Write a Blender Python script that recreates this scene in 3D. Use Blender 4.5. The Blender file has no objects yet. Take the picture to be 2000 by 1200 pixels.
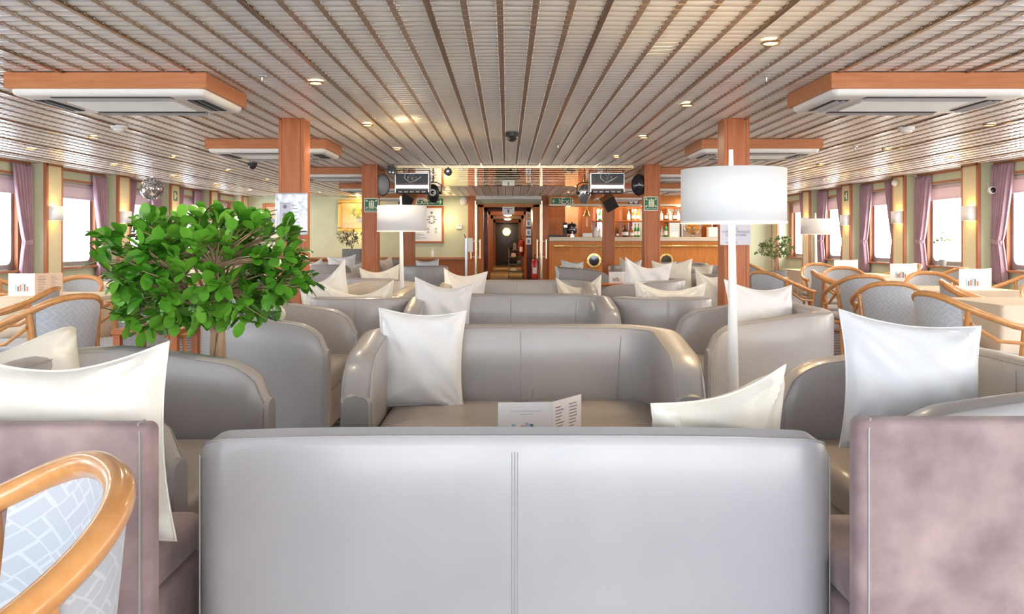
import bpy, bmesh, math, random
from mathutils import Vector, Matrix
random.seed(7)
PI = math.pi
F = 1680.0; CH = 1.2; VX = 990.0; VY = 467.0
sc = bpy.context.scene
COL = sc.collection
# ------------------------------------------------------------ camera
cam_d = bpy.data.cameras.new('camera'); cam = bpy.data.objects.new('camera', cam_d); COL.objects.link(cam)
cam.location = (0, 0, CH); cam.rotation_euler = (PI/2, 0, 0)
cam_d.sensor_width = 36; cam_d.lens = 36*F/2000
cam_d.shift_x = (1000-VX)/2000; cam_d.shift_y = -(600-VY)/2000
cam_d.clip_end = 200; cam_d.clip_start = 0.05
sc.camera = cam
sc.view_settings.view_transform = 'Standard'; sc.view_settings.look = 'None'
sc.view_settings.gamma = 1; sc.view_settings.use_curve_mapping = False
sc.view_settings.exposure = 0.40
# ------------------------------------------------------------ sky (overcast, brighter and warmer on the starboard side)
w = bpy.data.worlds.new('sky'); sc.world = w; w.use_nodes = True
nt = w.node_tree; nt.nodes.clear()
out = nt.nodes.new('ShaderNodeOutputWorld'); bg = nt.nodes.new('ShaderNodeBackground')
tc = nt.nodes.new('ShaderNodeTexCoord'); sp = nt.nodes.new('ShaderNodeSeparateXYZ')
mr = nt.nodes.new('ShaderNodeMapRange'); mr.inputs[1].default_value = -1; mr.inputs[2].default_value = 1
rp = nt.nodes.new('ShaderNodeValToRGB')
rp.color_ramp.elements[0].color = (0.72, 0.86, 1.0, 1); rp.color_ramp.elements[1].color = (1.0, 0.93, 0.84, 1)
e = rp.color_ramp.elements.new(0.5); e.color = (0.86, 0.93, 1.0, 1)
st = nt.nodes.new('ShaderNodeMapRange'); st.inputs[1].default_value = -1; st.inputs[2].default_value = 1
st.inputs[3].default_value = 4.0; st.inputs[4].default_value = 7.0
nt.links.new(tc.outputs['Generated'], sp.inputs[0]); nt.links.new(sp.outputs[0], mr.inputs[0])
nt.links.new(mr.outputs[0], rp.inputs[0]); nt.links.new(rp.outputs[0], bg.inputs[0])
nt.links.new(sp.outputs[0], st.inputs[0]); 
neg = nt.nodes.new('ShaderNodeMath'); neg.operation = 'MULTIPLY_ADD'; neg.use_clamp = False; neg.inputs[1].default_value = -5.2; neg.inputs[2].default_value = 0.5
mxn = nt.nodes.new('ShaderNodeMath'); mxn.operation = 'MAXIMUM'; mxn.inputs[1].default_value = 0.0
add = nt.nodes.new('ShaderNodeMath'); add.operation = 'ADD'
nt.links.new(sp.outputs[1], neg.inputs[0]); nt.links.new(neg.outputs[0], mxn.inputs[0]); nt.links.new(mxn.outputs[0], add.inputs[0]); nt.links.new(st.outputs[0], add.inputs[1])
nt.links.new(add.outputs[0], bg.inputs[1]); nt.links.new(bg.outputs[0], out.inputs[0])
sc.cycles.max_bounces = 10; sc.cycles.diffuse_bounces = 5; sc.cycles.glossy_bounces = 4
sc.cycles.transparent_max_bounces = 10; sc.cycles.transmission_bounces = 4
sc.cycles.caustics_reflective = False; sc.cycles.caustics_refractive = False
sc.cycles.sample_clamp_indirect = 8; sc.cycles.use_denoising = True

def W(px, py, Y):
    return Vector(((px-VX)/F*Y, Y, CH+(VY-py)/F*Y))
def portal(loc, rot, sx, sy):
    d = bpy.data.lights.new('daylight_portal', 'AREA'); d.shape = 'RECTANGLE'; d.size = sx; d.size_y = sy
    d.cycles.is_portal = True
    o = bpy.data.objects.new('daylight_portal', d); COL.objects.link(o); o.location = loc; o.rotation_euler = rot
def lamp_light(loc, energy, color, size=0.04, parent=None, kind='POINT', rot=(0, 0, 0)):
    d = bpy.data.lights.new('bulb_light', kind); d.energy = energy; d.color = color
    if kind == 'POINT': d.shadow_soft_size = size
    else: d.shape = 'DISK'; d.size = size
    o = bpy.data.objects.new('bulb_light', d); COL.objects.link(o); o.location = loc; o.rotation_euler = rot
    if parent: o.parent = parent
    return o
# ------------------------------------------------------------ materials
def mat(name, color, rough=0.5, metal=0.0, spec=0.5, noise=None, bump=None, emit=None, sheen=0, coat=0, alpha=1, trans=0):
    m = bpy.data.materials.new(name); m.use_nodes = True
    n = m.node_tree.nodes; l = m.node_tree.links; b = n['Principled BSDF']
    b.inputs['Base Color'].default_value = (*color, 1); b.inputs['Roughness'].default_value = rough
    b.inputs['Metallic'].default_value = metal; b.inputs['Specular IOR Level'].default_value = spec
    if sheen: b.inputs['Sheen Weight'].default_value = sheen
    if coat: b.inputs['Coat Weight'].default_value = coat; b.inputs['Coat Roughness'].default_value = 0.12
    if trans: b.inputs['Transmission Weight'].default_value = trans
    if alpha < 1: b.inputs['Alpha'].default_value = alpha
    if emit: b.inputs['Emission Color'].default_value = (*emit[0], 1); b.inputs['Emission Strength'].default_value = emit[1]
    t = n.new('ShaderNodeTexCoord')
    if noise:
        c2, scale, detail = noise[:3]; sx = noise[3] if len(noise) > 3 else (1, 1, 1)
        mp = n.new('ShaderNodeMapping'); mp.inputs['Scale'].default_value = sx
        nz = n.new('ShaderNodeTexNoise'); nz.inputs['Scale'].default_value = scale; nz.inputs['Detail'].default_value = detail
        rp = n.new('ShaderNodeValToRGB'); rp.color_ramp.elements[0].position = 0.35; rp.color_ramp.elements[1].position = 0.68
        rp.color_ramp.elements[0].color = (*color, 1); rp.color_ramp.elements[1].color = (*c2, 1)
        l.new(t.outputs['Object'], mp.inputs[0]); l.new(mp.outputs[0], nz.inputs[0]); l.new(nz.outputs['Fac'], rp.inputs[0])
        l.new(rp.outputs[0], b.inputs['Base Color'])
    if bump:
        scale, strength, dist = bump
        nz = n.new('ShaderNodeTexNoise'); nz.inputs['Scale'].default_value = scale; nz.inputs['Detail'].default_value = 4
        bp = n.new('ShaderNodeBump'); bp.inputs['Strength'].default_value = strength; bp.inputs['Distance'].default_value = dist
        l.new(t.outputs['Object'], nz.inputs[0]); l.new(nz.outputs['Fac'], bp.inputs['Height']); l.new(bp.outputs[0], b.inputs['Normal'])
    return m
def glass_mat(name, tint=(1, 1, 1), refl=0.08, rough=0.0):
    m = bpy.data.materials.new(name); m.use_nodes = True; n = m.node_tree.nodes; l = m.node_tree.links; n.clear()
    o = n.new('ShaderNodeOutputMaterial'); mx = n.new('ShaderNodeMixShader'); tr = n.new('ShaderNodeBsdfTransparent'); gl = n.new('ShaderNodeBsdfGlossy')
    lw = n.new('ShaderNodeLayerWeight'); lw.inputs[0].default_value = .5
    pw = n.new('ShaderNodeMath'); pw.operation = 'POWER'; pw.inputs[1].default_value = 4.5; l.new(lw.outputs['Facing'], pw.inputs[0])
    fr = n.new('ShaderNodeMath'); fr.operation = 'MULTIPLY_ADD'; fr.inputs[1].default_value = .6; fr.inputs[2].default_value = refl*.6; l.new(pw.outputs[0], fr.inputs[0])
    tr.inputs[0].default_value = (*tint, 1); gl.inputs['Roughness'].default_value = rough
    l.new(fr.outputs[0], mx.inputs[0]); l.new(tr.outputs[0], mx.inputs[1]); l.new(gl.outputs[0], mx.inputs[2]); l.new(mx.outputs[0], o.inputs[0])
    return m
def weave_mat(name, base, line):
    m = mat(name, base, 0.85, sheen=0.3); n = m.node_tree.nodes; l = m.node_tree.links; b = n['Principled BSDF']
    t = n.new('ShaderNodeTexCoord'); s = n.new('ShaderNodeSeparateXYZ'); c = n.new('ShaderNodeCombineXYZ')
    l.new(t.outputs['Object'], s.inputs[0]); l.new(s.outputs[0], c.inputs[0]); l.new(s.outputs[2], c.inputs[1])
    mp = n.new('ShaderNodeMapping'); mp.inputs['Rotation'].default_value = (0, 0, PI/4); l.new(c.outputs[0], mp.inputs[0])
    cols = []
    for ang in (0, PI/2):
        mq = n.new('ShaderNodeMapping'); mq.inputs['Rotation'].default_value = (0, 0, ang); l.new(mp.outputs[0], mq.inputs[0])
        br = n.new('ShaderNodeTexBrick'); br.inputs['Scale'].default_value = 1
        br.inputs['Brick Width'].default_value = 0.078; br.inputs['Row Height'].default_value = 0.027; br.inputs['Mortar Size'].default_value = 0.0026
        br.offset = 0.5; br.inputs['Color1'].default_value = (0, 0, 0, 1); br.inputs['Color2'].default_value = (1, 1, 1, 1); br.inputs['Mortar'].default_value = (.5, .5, .5, 1)
        l.new(mq.outputs[0], br.inputs[0]); cols.append(br)
    ck = n.new('ShaderNodeTexChecker'); ck.inputs['Scale'].default_value = 1/0.054; l.new(mp.outputs[0], ck.inputs[0])
    ck.inputs[1].default_value = (0, 0, 0, 1); ck.inputs[2].default_value = (1, 1, 1, 1)
    mx = n.new('ShaderNodeMix'); mx.data_type = 'FLOAT'
    l.new(ck.outputs['Fac'], mx.inputs[0]); l.new(cols[0].outputs['Fac'], mx.inputs[2]); l.new(cols[1].outputs['Fac'], mx.inputs[3])
    mc = n.new('ShaderNodeMix'); mc.data_type = 'RGBA'; mc.inputs[6].default_value = (*base, 1); mc.inputs[7].default_value = (*line, 1)
    l.new(mx.outputs[0], mc.inputs[0]); l.new(mc.outputs[2], b.inputs['Base Color'])
    return m
M = {}
M['leather'] = mat('taupe leather', (.365, .355, .365), .34, noise=((.41, .395, .40), 3, 3), bump=(260, .12, .0006), coat=.12)
M['seam'] = mat('leather seam', (.37, .35, .35), .5)
M['seat_leather'] = mat('seat leather', (.33, .285, .255), .34, noise=((.39, .34, .305), 3, 3), bump=(12, .25, .006), coat=.12)
M['velvet'] = mat('mauve velvet', (.22, .145, .15), .8, noise=((.43, .31, .30), 7, 12), sheen=.2, bump=(14, .35, .008))
M['wood'] = mat('cherry wood', (.43, .125, .040), .40, spec=.3, noise=((.51, .17, .06), 7, 4, (6, 6, .5)), coat=.05)
M['wood_h'] = mat('cherry wood lengthwise', (.49, .17, .060), .40, spec=.3, noise=((.57, .22, .09), 7, 4, (.5, 6, 6)), coat=.05)
M['wood_bar'] = mat('honey wood panel', (.58, .195, .040), .42, spec=.3, noise=((.68, .26, .06), 5, 4, (5, 5, .5)), coat=.05)
M['wood_trim'] = mat('reddish trim', (.45, .17, .08), .45, spec=.3)
M['beech'] = mat('steamed beech', (.60, .27, .085), .28, noise=((.70, .34, .12), 9, 3, (3, 3, 3)), coat=.5)
M['dark_wood'] = mat('dark mahogany', (.28, .10, .045), .4, noise=((.36, .14, .06), 5, 3, (5, 5, .5)), coat=.3)
M['wall'] = mat('pale green wallpaper', (.60, .62, .43), .8, noise=((.65, .67, .48), 3, 5), bump=(60, .1, .002))
M['wall_cream'] = mat('cream panel', (.72, .64, .42), .75, noise=((.77, .70, .48), 30, 3))
M['wall_out'] = mat('painted steel', (.85, .85, .83), .6)
M['slat'] = mat('pearl aluminium lamella', (.95, .935, .90), .22, metal=.25)
M['gap'] = mat('lamella gap', (.38, .28, .21), .45)
M['rail'] = mat('rose bronze rail', (.44, .32, .24), .38, metal=.55)
M['rail_dark'] = mat('bronze rail', (.36, .23, .14), .22, metal=.9)
M['bar_light'] = mat('light rail clip', (.80, .70, .60), .3, metal=.6)
M['mirror'] = mat('bronze mirror', (.86, .80, .72), .03, metal=1)
M['gold_line'] = mat('gilt strip', (.85, .68, .45), .2, metal=1)
M['white'] = mat('white enamel', (.86, .86, .86), .4)
M['white_warm'] = mat('warm white plastic', (.86, .84, .79), .45)
M['grille'] = mat('off white grille', (.78, .75, .70), .6)
M['black'] = mat('black enamel', (.018, .018, .02), .35)
M['dark'] = mat('dark opening', (.04, .04, .045), .7)
M['silver'] = mat('brushed silver', (.62, .63, .65), .28, metal=.9)
M['chrome'] = mat('chrome', (.8, .8, .8), .08, metal=1)
M['brass'] = mat('polished brass', (.85, .62, .25), .2, metal=1)
M['brass_pale'] = mat('pale brass', (.95, .86, .62), .3, metal=.7)
M['gold'] = mat('gilded frame', (.80, .50, .14), .35, metal=.6, bump=(40, .3, .004))
M['shade'] = mat('white lamp shade', (.88, .88, .88), .8)
M['shade_in'] = mat('warm shade lining', (.95, .80, .5), .7)
M['bulb'] = mat('warm bulb', (1, .85, .6), .5, emit=((1, .72, .35), 14))
M['down'] = mat('downlight glass', (1, .9, .7), .5, emit=((1, .80, .48), 9))
M['curtain'] = mat('mauve curtain', (.38, .235, .29), .75, noise=((.44, .28, .34), 6, 3), sheen=.2)
M['cloth'] = mat('ivory tablecloth', (.82, .70, .54), .8, noise=((.86, .76, .62), 4, 2))
M['satin'] = mat('ivory satin', (.78, .74, .66), .38, bump=(9, .7, .012), sheen=.1)
M['satin_w'] = mat('white satin', (.76, .77, .80), .42, bump=(9, .6, .012), sheen=.1)
M['weave'] = weave_mat('grey lattice fabric', (.48, .51, .56), (.585, .615, .655))
M['leaf'] = mat('glossy leaf', (.045, .21, .012), .24, noise=((.17, .42, .04), 4, 3), coat=.4)
M['leaf_pale'] = mat('pale leaf', (.17, .28, .08), .4, noise=((.32, .40, .16), 8, 2))
M['leaf_olive'] = mat('olive leaf', (.11, .115, .06), .5, noise=((.22, .21, .13), 8, 2))
M['bark'] = mat('pale bark', (.36, .22, .13), .8, noise=((.52, .36, .24), 12, 4, (1, 1, .3)), bump=(30, .6, .01))
M['soil'] = mat('potting soil', (.05, .035, .025), .95)
M['pot'] = mat('stone grey pot', (.30, .30, .31), .6)
M['wicker'] = mat('grey wicker', (.16, .16, .17), .8, bump=(70, 1, .02), noise=((.30, .30, .31), 70, 1))
M['paper'] = mat('white paper', (.93, .94, .96), .55)
M['paper2'] = mat('lilac grey print', (.62, .63, .74), .6)
M['paper_pink'] = mat('peach print', (.80, .60, .45), .6)
M['ink'] = mat('grey ink', (.22, .23, .28), .6)
M['ink_blue'] = mat('pale blue print', (.45, .62, .72), .6)
M['ink_red'] = mat('coral print', (.75, .25, .15), .6)
M['sign'] = mat('sign green', (.035, .17, .10), .5)
M['sign_w'] = mat('sign ivory', (.86, .85, .66), .5)
M['red'] = mat('fire red', (.55, .02, .015), .25, coat=.5)
M['counter'] = mat('beige stone counter', (.66, .58, .45), .35, noise=((.72, .64, .52), 20, 3))
M['glass'] = glass_mat('window glass')
M['glass_t'] = glass_mat('drinking glass', (.93, .95, .95), .2)
M['glass_green'] = mat('green bottle glass', (.05, .30, .06), .08, coat=.5)
M['glass_brown'] = mat('brown bottle glass', (.10, .03, .01), .08, coat=.5)
M['glass_amber'] = mat('amber spirit', (.60, .22, .03), .08, coat=.5)
M['glass_clear'] = mat('clear spirit bottle', (.70, .75, .76), .06, coat=.5)
M['orange'] = mat('orange peel', (.85, .34, .02), .4, bump=(90, .2, .002))
M['blue_glass'] = mat('deep blue dome', (.01, .03, .16), .08, coat=1)
M['smoke'] = mat('smoked dome', (.02, .02, .025), .08, coat=1)
M['mirror_back'] = mat('pale mirror panel', (.80, .80, .78), .12, metal=.5)
M['steel_frame'] = mat('window frame metal', (.42, .40, .40), .45, metal=.3)
def translucent(name, col, k):
    m = bpy.data.materials.new(name); m.use_nodes = True; n = m.node_tree.nodes; l = m.node_tree.links; n.clear()
    o = n.new('ShaderNodeOutputMaterial'); mx = n.new('ShaderNodeMixShader'); a = n.new('ShaderNodeBsdfDiffuse'); b_ = n.new('ShaderNodeBsdfTranslucent')
    nz = n.new('ShaderNodeTexNoise'); nz.inputs['Scale'].default_value = 40; mc = n.new('ShaderNodeMix'); mc.data_type = 'RGBA'; mc.inputs[6].default_value = (*col, 1); mc.inputs[7].default_value = (*[c*.9 for c in col], 1)
    l.new(nz.outputs['Fac'], mc.inputs[0]); l.new(mc.outputs[2], a.inputs[0]); l.new(mc.outputs[2], b_.inputs[0])
    mx.inputs[0].default_value = k; l.new(a.outputs[0], mx.inputs[1]); l.new(b_.outputs[0], mx.inputs[2]); l.new(mx.outputs[0], o.inputs[0]); return m
M['blind'] = translucent('roller blind', (.74, .62, .62), .28)
M['grout'] = mat('ball grout', (.15, .15, .15), .5)
def floor_mat():
    m = mat('striped carpet', (.2, .2, .25), .95); n = m.node_tree.nodes; l = m.node_tree.links
    t = n.new('ShaderNodeTexCoord'); wv = n.new('ShaderNodeTexWave'); wv.bands_direction = 'Y'; wv.inputs['Scale'].default_value = 1.3; wv.inputs['Distortion'].default_value = .4
    rp = n.new('ShaderNodeValToRGB'); rp.color_ramp.interpolation = 'CONSTANT'
    rp.color_ramp.elements[0].color = (.20, .18, .22, 1); rp.color_ramp.elements[1].color = (.46, .40, .38, 1); rp.color_ramp.elements[1].position = .4
    e = rp.color_ramp.elements.new(.7); e.color = (.34, .34, .42, 1)
    l.new(t.outputs['Object'], wv.inputs[0]); l.new(wv.outputs['Fac'], rp.inputs[0]); l.new(rp.outputs[0], n['Principled BSDF'].inputs['Base Color'])
    return m
M['carpet'] = floor_mat()
def hall_mat():
    m = mat('hall carpet', (.3, .2, .1), .95); n = m.node_tree.nodes; l = m.node_tree.links
    t = n.new('ShaderNodeTexCoord'); wv = n.new('ShaderNodeTexWave'); wv.bands_direction = 'Y'; wv.inputs['Scale'].default_value = .22; wv.inputs['Distortion'].default_value = 0
    rp = n.new('ShaderNodeValToRGB'); rp.color_ramp.interpolation = 'CONSTANT'
    rp.color_ramp.elements[0].color = (.10, .06, .03, 1); rp.color_ramp.elements[1].color = (.50, .38, .20, 1); rp.color_ramp.elements[1].position = .45
    l.new(t.outputs['Object'], wv.inputs[0]); l.new(wv.outputs['Fac'], rp.inputs[0]); l.new(rp.outputs[0], n['Principled BSDF'].inputs['Base Color'])
    return m
M['hall'] = hall_mat()
# ------------------------------------------------------------ mesh builder
class MB:
    def __init__(s): s.v = []; s.f = []; s.mi = []; s.cur = 0
    def add(s, vs, fs):
        b = len(s.v); s.v.extend([tuple(v) for v in vs]); s.f.extend([tuple(b+i for i in f) for f in fs]); s.mi.extend([s.cur]*len(fs)); return s
    def box(s, x0, x1, y0, y1, z0, z1, M4=None):
        vs = [Vector((x, y, z)) for x in (x0, x1) for y in (y0, y1) for z in (z0, z1)]
        if M4: vs = [M4 @ v for v in vs]
        return s.add(vs, [(0, 1, 3, 2), (4, 6, 7, 5), (0, 4, 5, 1), (2, 3, 7, 6), (0, 2, 6, 4), (1, 5, 7, 3)])
    def tube(s, pts, r, n=8, closed=False, cap=True):
        pts = [Vector(p) for p in pts]; N = len(pts)
        rs = r if isinstance(r, (list, tuple)) else [r]*N
        rings = []; up = None
        for i in range(N):
            if closed: d = pts[(i+1) % N]-pts[i-1]
            else: d = pts[min(i+1, N-1)]-pts[max(i-1, 0)]
            d.normalize()
            if up is None:
                up = Vector((0, 0, 1)) if abs(d.z) < .9 else Vector((1, 0, 0))
            a = d.cross(up)
            if a.length < 1e-5: a = d.cross(Vector((0, 1, 0)))
            a.normalize(); b = a.cross(d); b.normalize(); up = b
            rings.append([pts[i]+(a*math.cos(2*PI*k/n)+b*math.sin(2*PI*k/n))*rs[i] for k in range(n)])
        vs = [p for rg in rings for p in rg]; fs = []
        for i in range(N if closed else N-1):
            for k in range(n):
                j = (i+1) % N; fs.append((i*n+k, i*n+(k+1) % n, j*n+(k+1) % n, j*n+k))
        if cap and not closed: fs.append(tuple(range(n))[::-1]); fs.append(tuple((N-1)*n+k for k in range(n)))
        return s.add(vs, fs)
    def cyl(s, p0, p1, r0, r1=None, n=16): return s.tube([p0, p1], [r0, r0 if r1 is None else r1], n)
    def lathe(s, prof, n=24, c=(0, 0, 0), ax='z', M4=None, cap=True):
        vs = []; fs = []; c = Vector(c)
        for (r, h) in prof:
            for k in range(n):
                a = 2*PI*k/n; p = Vector((r*math.cos(a), r*math.sin(a), h))
                if ax == 'y': p = Vector((p.x, p.z, p.y))
                if ax == 'x': p = Vector((p.z, p.x, p.y))
                if M4: p = M4 @ p
                vs.append(c+p)
        for i in range(len(prof)-1):
            for k in range(n): fs.append((i*n+k, i*n+(k+1) % n, (i+1)*n+(k+1) % n, (i+1)*n+k))
        if cap and prof[0][0] > 1e-6: fs.append(tuple(range(n))[::-1])
        if cap and prof[-1][0] > 1e-6: fs.append(tuple((len(prof)-1)*n+k for k in range(n)))
        return s.add(vs, fs)
    def sphere(s, c, r, n=16, sq=(1, 1, 1)):
        m = n//2; prof = [(math.sin(PI*i/m), -math.cos(PI*i/m)) for i in range(m+1)]
        vs = []; fs = []; c = Vector(c)
        for (a, h) in prof:
            for k in range(n): vs.append(c+Vector((a*math.cos(2*PI*k/n)*r*sq[0], a*math.sin(2*PI*k/n)*r*sq[1], h*r*sq[2])))
        for i in range(m):
            for k in range(n): fs.append((i*n+k, i*n+(k+1) % n, (i+1)*n+(k+1) % n, (i+1)*n+k))
        return s.add(vs, fs)
    def grid(s, fn, nu, nv, closeu=False):
        vs = [fn(i/nu, j/nv) for i in range(nu+(0 if closeu else 1)) for j in range(nv+1)]
        U = nu if closeu else nu+1; fs = []
        for i in range(nu):
            for j in range(nv):
                a = i*(nv+1)+j; b = ((i+1) % U)*(nv+1)+j; fs.append((a, b, b+1, a+1))
        return s.add(vs, fs)
    def quad(s, a, b, c, d): return s.add([a, b, c, d], [(0, 1, 2, 3)])
    def rbox(s, x0, x1, y0, y1, z0, z1, r=.04, puff=0, n=8):
        """rounded, slightly puffed cushion box"""
        cx, cy, cz = (x0+x1)/2, (y0+y1)/2, (z0+z1)/2; hx, hy, hz = (x1-x0)/2, (y1-y0)/2, (z1-z0)/2
        r = min(r, hx, hy, hz)
        prof = [(0, -1)]
        levels = []
        for i in range(5): a = PI/2*i/4; levels.append((r*(1-math.sin(a)), -hz+r*(1-math.cos(a))))
        lv = levels + [(o, -z) for o, z in levels[::-1]]
        vs = []; fs = []; K = 4*n
        def ring(o, z):
            out = []
            for q in range(4):
                sx, sy = ((1, 1), (-1, 1), (-1, -1), (1, -1))[q]
                rr = max(r*1.2-o, .002)
                for k in range(n):
                    a = PI/2*(q+k/(n-1)); out.append(Vector((cx+sx*(hx-o-rr)+rr*math.cos(a), cy+sy*(hy-o-rr)+rr*math.sin(a), cz+z)))
            return out
        rings = [ring(o, z) for o, z in lv]
        for rg in rings: vs += rg
        for i in range(len(rings)-1):
            for k in range(K): fs.append((i*K+k, i*K+(k+1) % K, (i+1)*K+(k+1) % K, (i+1)*K+k))
        # domed top
        last = rings[-1]; base = len(vs)
        for t in (.75, .45, .15):
            for p in last:
                vs.append(Vector((cx+(p.x-cx)*t, cy+(p.y-cy)*t, cz+hz+puff*(1-t*t))))
        st0 = (len(rings)-1)*K
        seq = [st0, base, base+K, base+2*K]
        for i in range(3):
            for k in range(K): fs.append((seq[i]+k, seq[i]+(k+1) % K, seq[i+1]+(k+1) % K, seq[i+1]+k))
        fs.append(tuple(seq[3]+k for k in range(K))); fs.append(tuple(range(K))[::-1])
        return s.add(vs, fs)
def build(name, mb, mats, parent=None, smooth=True, bevel=0, loc=None, rot=None, recalc=False):
    me = bpy.data.meshes.new(name); me.from_pydata(mb.v, [], mb.f)
    if recalc:
        bm = bmesh.new(); bm.from_mesh(me); bmesh.ops.remove_doubles(bm, verts=bm.verts, dist=.0002); bmesh.ops.recalc_face_normals(bm, faces=bm.faces); bm.to_mesh(me); bm.free()
    if not isinstance(mats, (list, tuple)): mats = [mats]
    for m in mats: me.materials.append(M[m] if isinstance(m, str) else m)
    if len(mats) > 1: me.polygons.foreach_set('material_index', mb.mi)
    me.polygons.foreach_set('use_smooth', [bool(smooth)]*len(me.polygons))
    me.update()
    if smooth:
        try: me.set_sharp_from_angle(angle=math.radians(38))
        except Exception: pass
    o = bpy.data.objects.new(name, me); COL.objects.link(o)
    if bevel:
        b = o.modifiers.new('b', 'BEVEL'); b.width = bevel; b.segments = 2; b.limit_method = 'ANGLE'
    if parent: o.parent = parent
    if loc is not None: o.location = loc
    if rot is not None: o.rotation_euler = rot
    return o
def tag(o, label, cat, group=None, kind=None):
    o['label'] = label; o['category'] = cat
    if group: o['group'] = group
    if kind: o['kind'] = kind
    return o
def thing(name, label, cat, loc=(0, 0, 0), rz=0, group=None, rot=None):
    o = bpy.data.objects.new(name, None); COL.objects.link(o); o.empty_display_size = .1
    o.location = loc; o.rotation_euler = rot if rot else (0, 0, rz)
    return tag(o, label, cat, group)
def struct(name, mb, mats, parent=None, smooth=False, bevel=0):
    o = build(name, mb, mats, parent, smooth, bevel)
    if not parent: o['kind'] = 'structure'
    return o
def copy_tree(o, parent=None):
    c = o.copy(); COL.objects.link(c); c.parent = parent
    for ch in o.children: copy_tree(ch, c)
    return c
def place(proto, used, label, cat, loc, rz=0, group=None, rot=None):
    o = proto if not used else copy_tree(proto)
    o.location = loc; o.rotation_euler = rot if rot else (0, 0, rz)
    o['label'] = label; o['category'] = cat
    if group: o['group'] = group
    return o
def text_part(name, body, size, m, parent, loc, rot=(PI/2, 0, 0), align='CENTER', extrude=0.0005, sx=1.0):
    c = bpy.data.curves.new('t', 'FONT'); c.body = body; c.size = size; c.align_x = align; c.align_y = 'CENTER'; c.extrude = extrude
    c.resolution_u = 3
    t = bpy.data.objects.new('t', c); COL.objects.link(t)
    bpy.context.view_layer.update()
    me = bpy.data.meshes.new_from_object(t); COL.objects.unlink(t); bpy.data.objects.remove(t)
    me.name = name; me.materials.clear(); me.materials.append(M[m])
    o = bpy.data.objects.new(name, me); COL.objects.link(o); o.parent = parent; o.location = loc; o.rotation_euler = rot; o.scale = (sx, 1, 1)
    return o
# ============================================================ STRUCTURE
CX = .07; CZ = 2.2; Y0 = -3.2; Y1 = 20.0
XF = 6.1; XW = 6.34; XG = 6.46
PITCH = 2.09; PN = [11.25+PITCH*k for k in range(-7, 5)]; PWID = .41
b = MB(); b.box(-6.7, 6.9, Y0-.3, 24, -.1, 0); struct('floor', b, 'carpet')
# --- ceiling
b = MB(); P = .085
prof = [(0, .012), (.10, .013), (.11, .0035), (.14, -.001), (.28, -.0055), (.5, -.0075), (.75, -.0065), (.97, -.001)]
xs = (CX-6.44, CX+6.44); n = int((Y1-Y0)/P); vs = []; fs = []
for i in range(n):
    for (u, z) in prof: vs += [(xs[0], Y0+(i+u)*P, CZ+z), (xs[1], Y0+(i+u)*P, CZ+z)]
vs += [(xs[0], Y1, CZ), (xs[1], Y1, CZ)]
NP = len(prof)
for i in range(len(vs)//2-1):
    b.cur = 4 if i % NP in (0, 1) else 0; fs = [(2*i, 2*i+2, 2*i+3, 2*i+1)]
    b.f.append(fs[0]); b.mi.append(b.cur)
b.v = vs
RP = .153; r0 = -.03; k0 = int((xs[0]-r0)/RP); k1 = int((xs[1]-r0)/RP)
for k in range(k0, k1+1):
    x = r0+k*RP; dark = ((k-(-2)) % 5 == 0)
    b.cur = 2 if dark else 1
    hw = .014; zz = CZ-.010
    if dark: b.box(x-.011, x+.011, Y0, Y1, CZ-.02, CZ-.004)
    b.quad((x-hw, Y0, zz), (x+hw, Y0, zz), (x+hw, Y1, zz), (x-hw, Y1, zz))
    b.quad((x-hw, Y0, zz), (x-hw, Y1, zz), (x-hw, Y1, CZ+.01), (x-hw, Y0, CZ+.01))
    b.quad((x+hw, Y0, zz), (x+hw, Y0, CZ+.01), (x+hw, Y1, CZ+.01), (x+hw, Y1, zz))
    b.cur = 3
    for i in range(n):
        y = Y0+i*P; h = zz-.0025
        if y < 1.5: continue
        b.cur = 1
        b.add([(x-.0135, y+.02, zz), (x+.0135, y+.02, zz), (x-.0135, y+.026, h), (x+.0135, y+.026, h), (x-.0135, y+.078, h), (x+.0135, y+.078, h)], [(0, 1, 3, 2), (2, 3, 5, 4)])
        b.cur = 3
        for q in (-1, 1):
            xa, xb = x+q*.0135, x+q*.0195
            b.quad((xa, y, h), (xb, y, h), (xb, y+.022, h-.001), (xa, y+.022, h-.001)); b.quad((xa, y, h), (xb, y, h), (xb, y, h+.006), (xa, y, h+.006))
struct('ceiling', b, ['slat', 'rail', 'rail_dark', 'bar_light', 'gap'])
b = MB(); b.box(-6.7, 6.9, Y0-.3, 24, CZ+.05, CZ+.15); struct('ceiling_deck', b, 'wall_out').name = 'ceiling.001'
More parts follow.
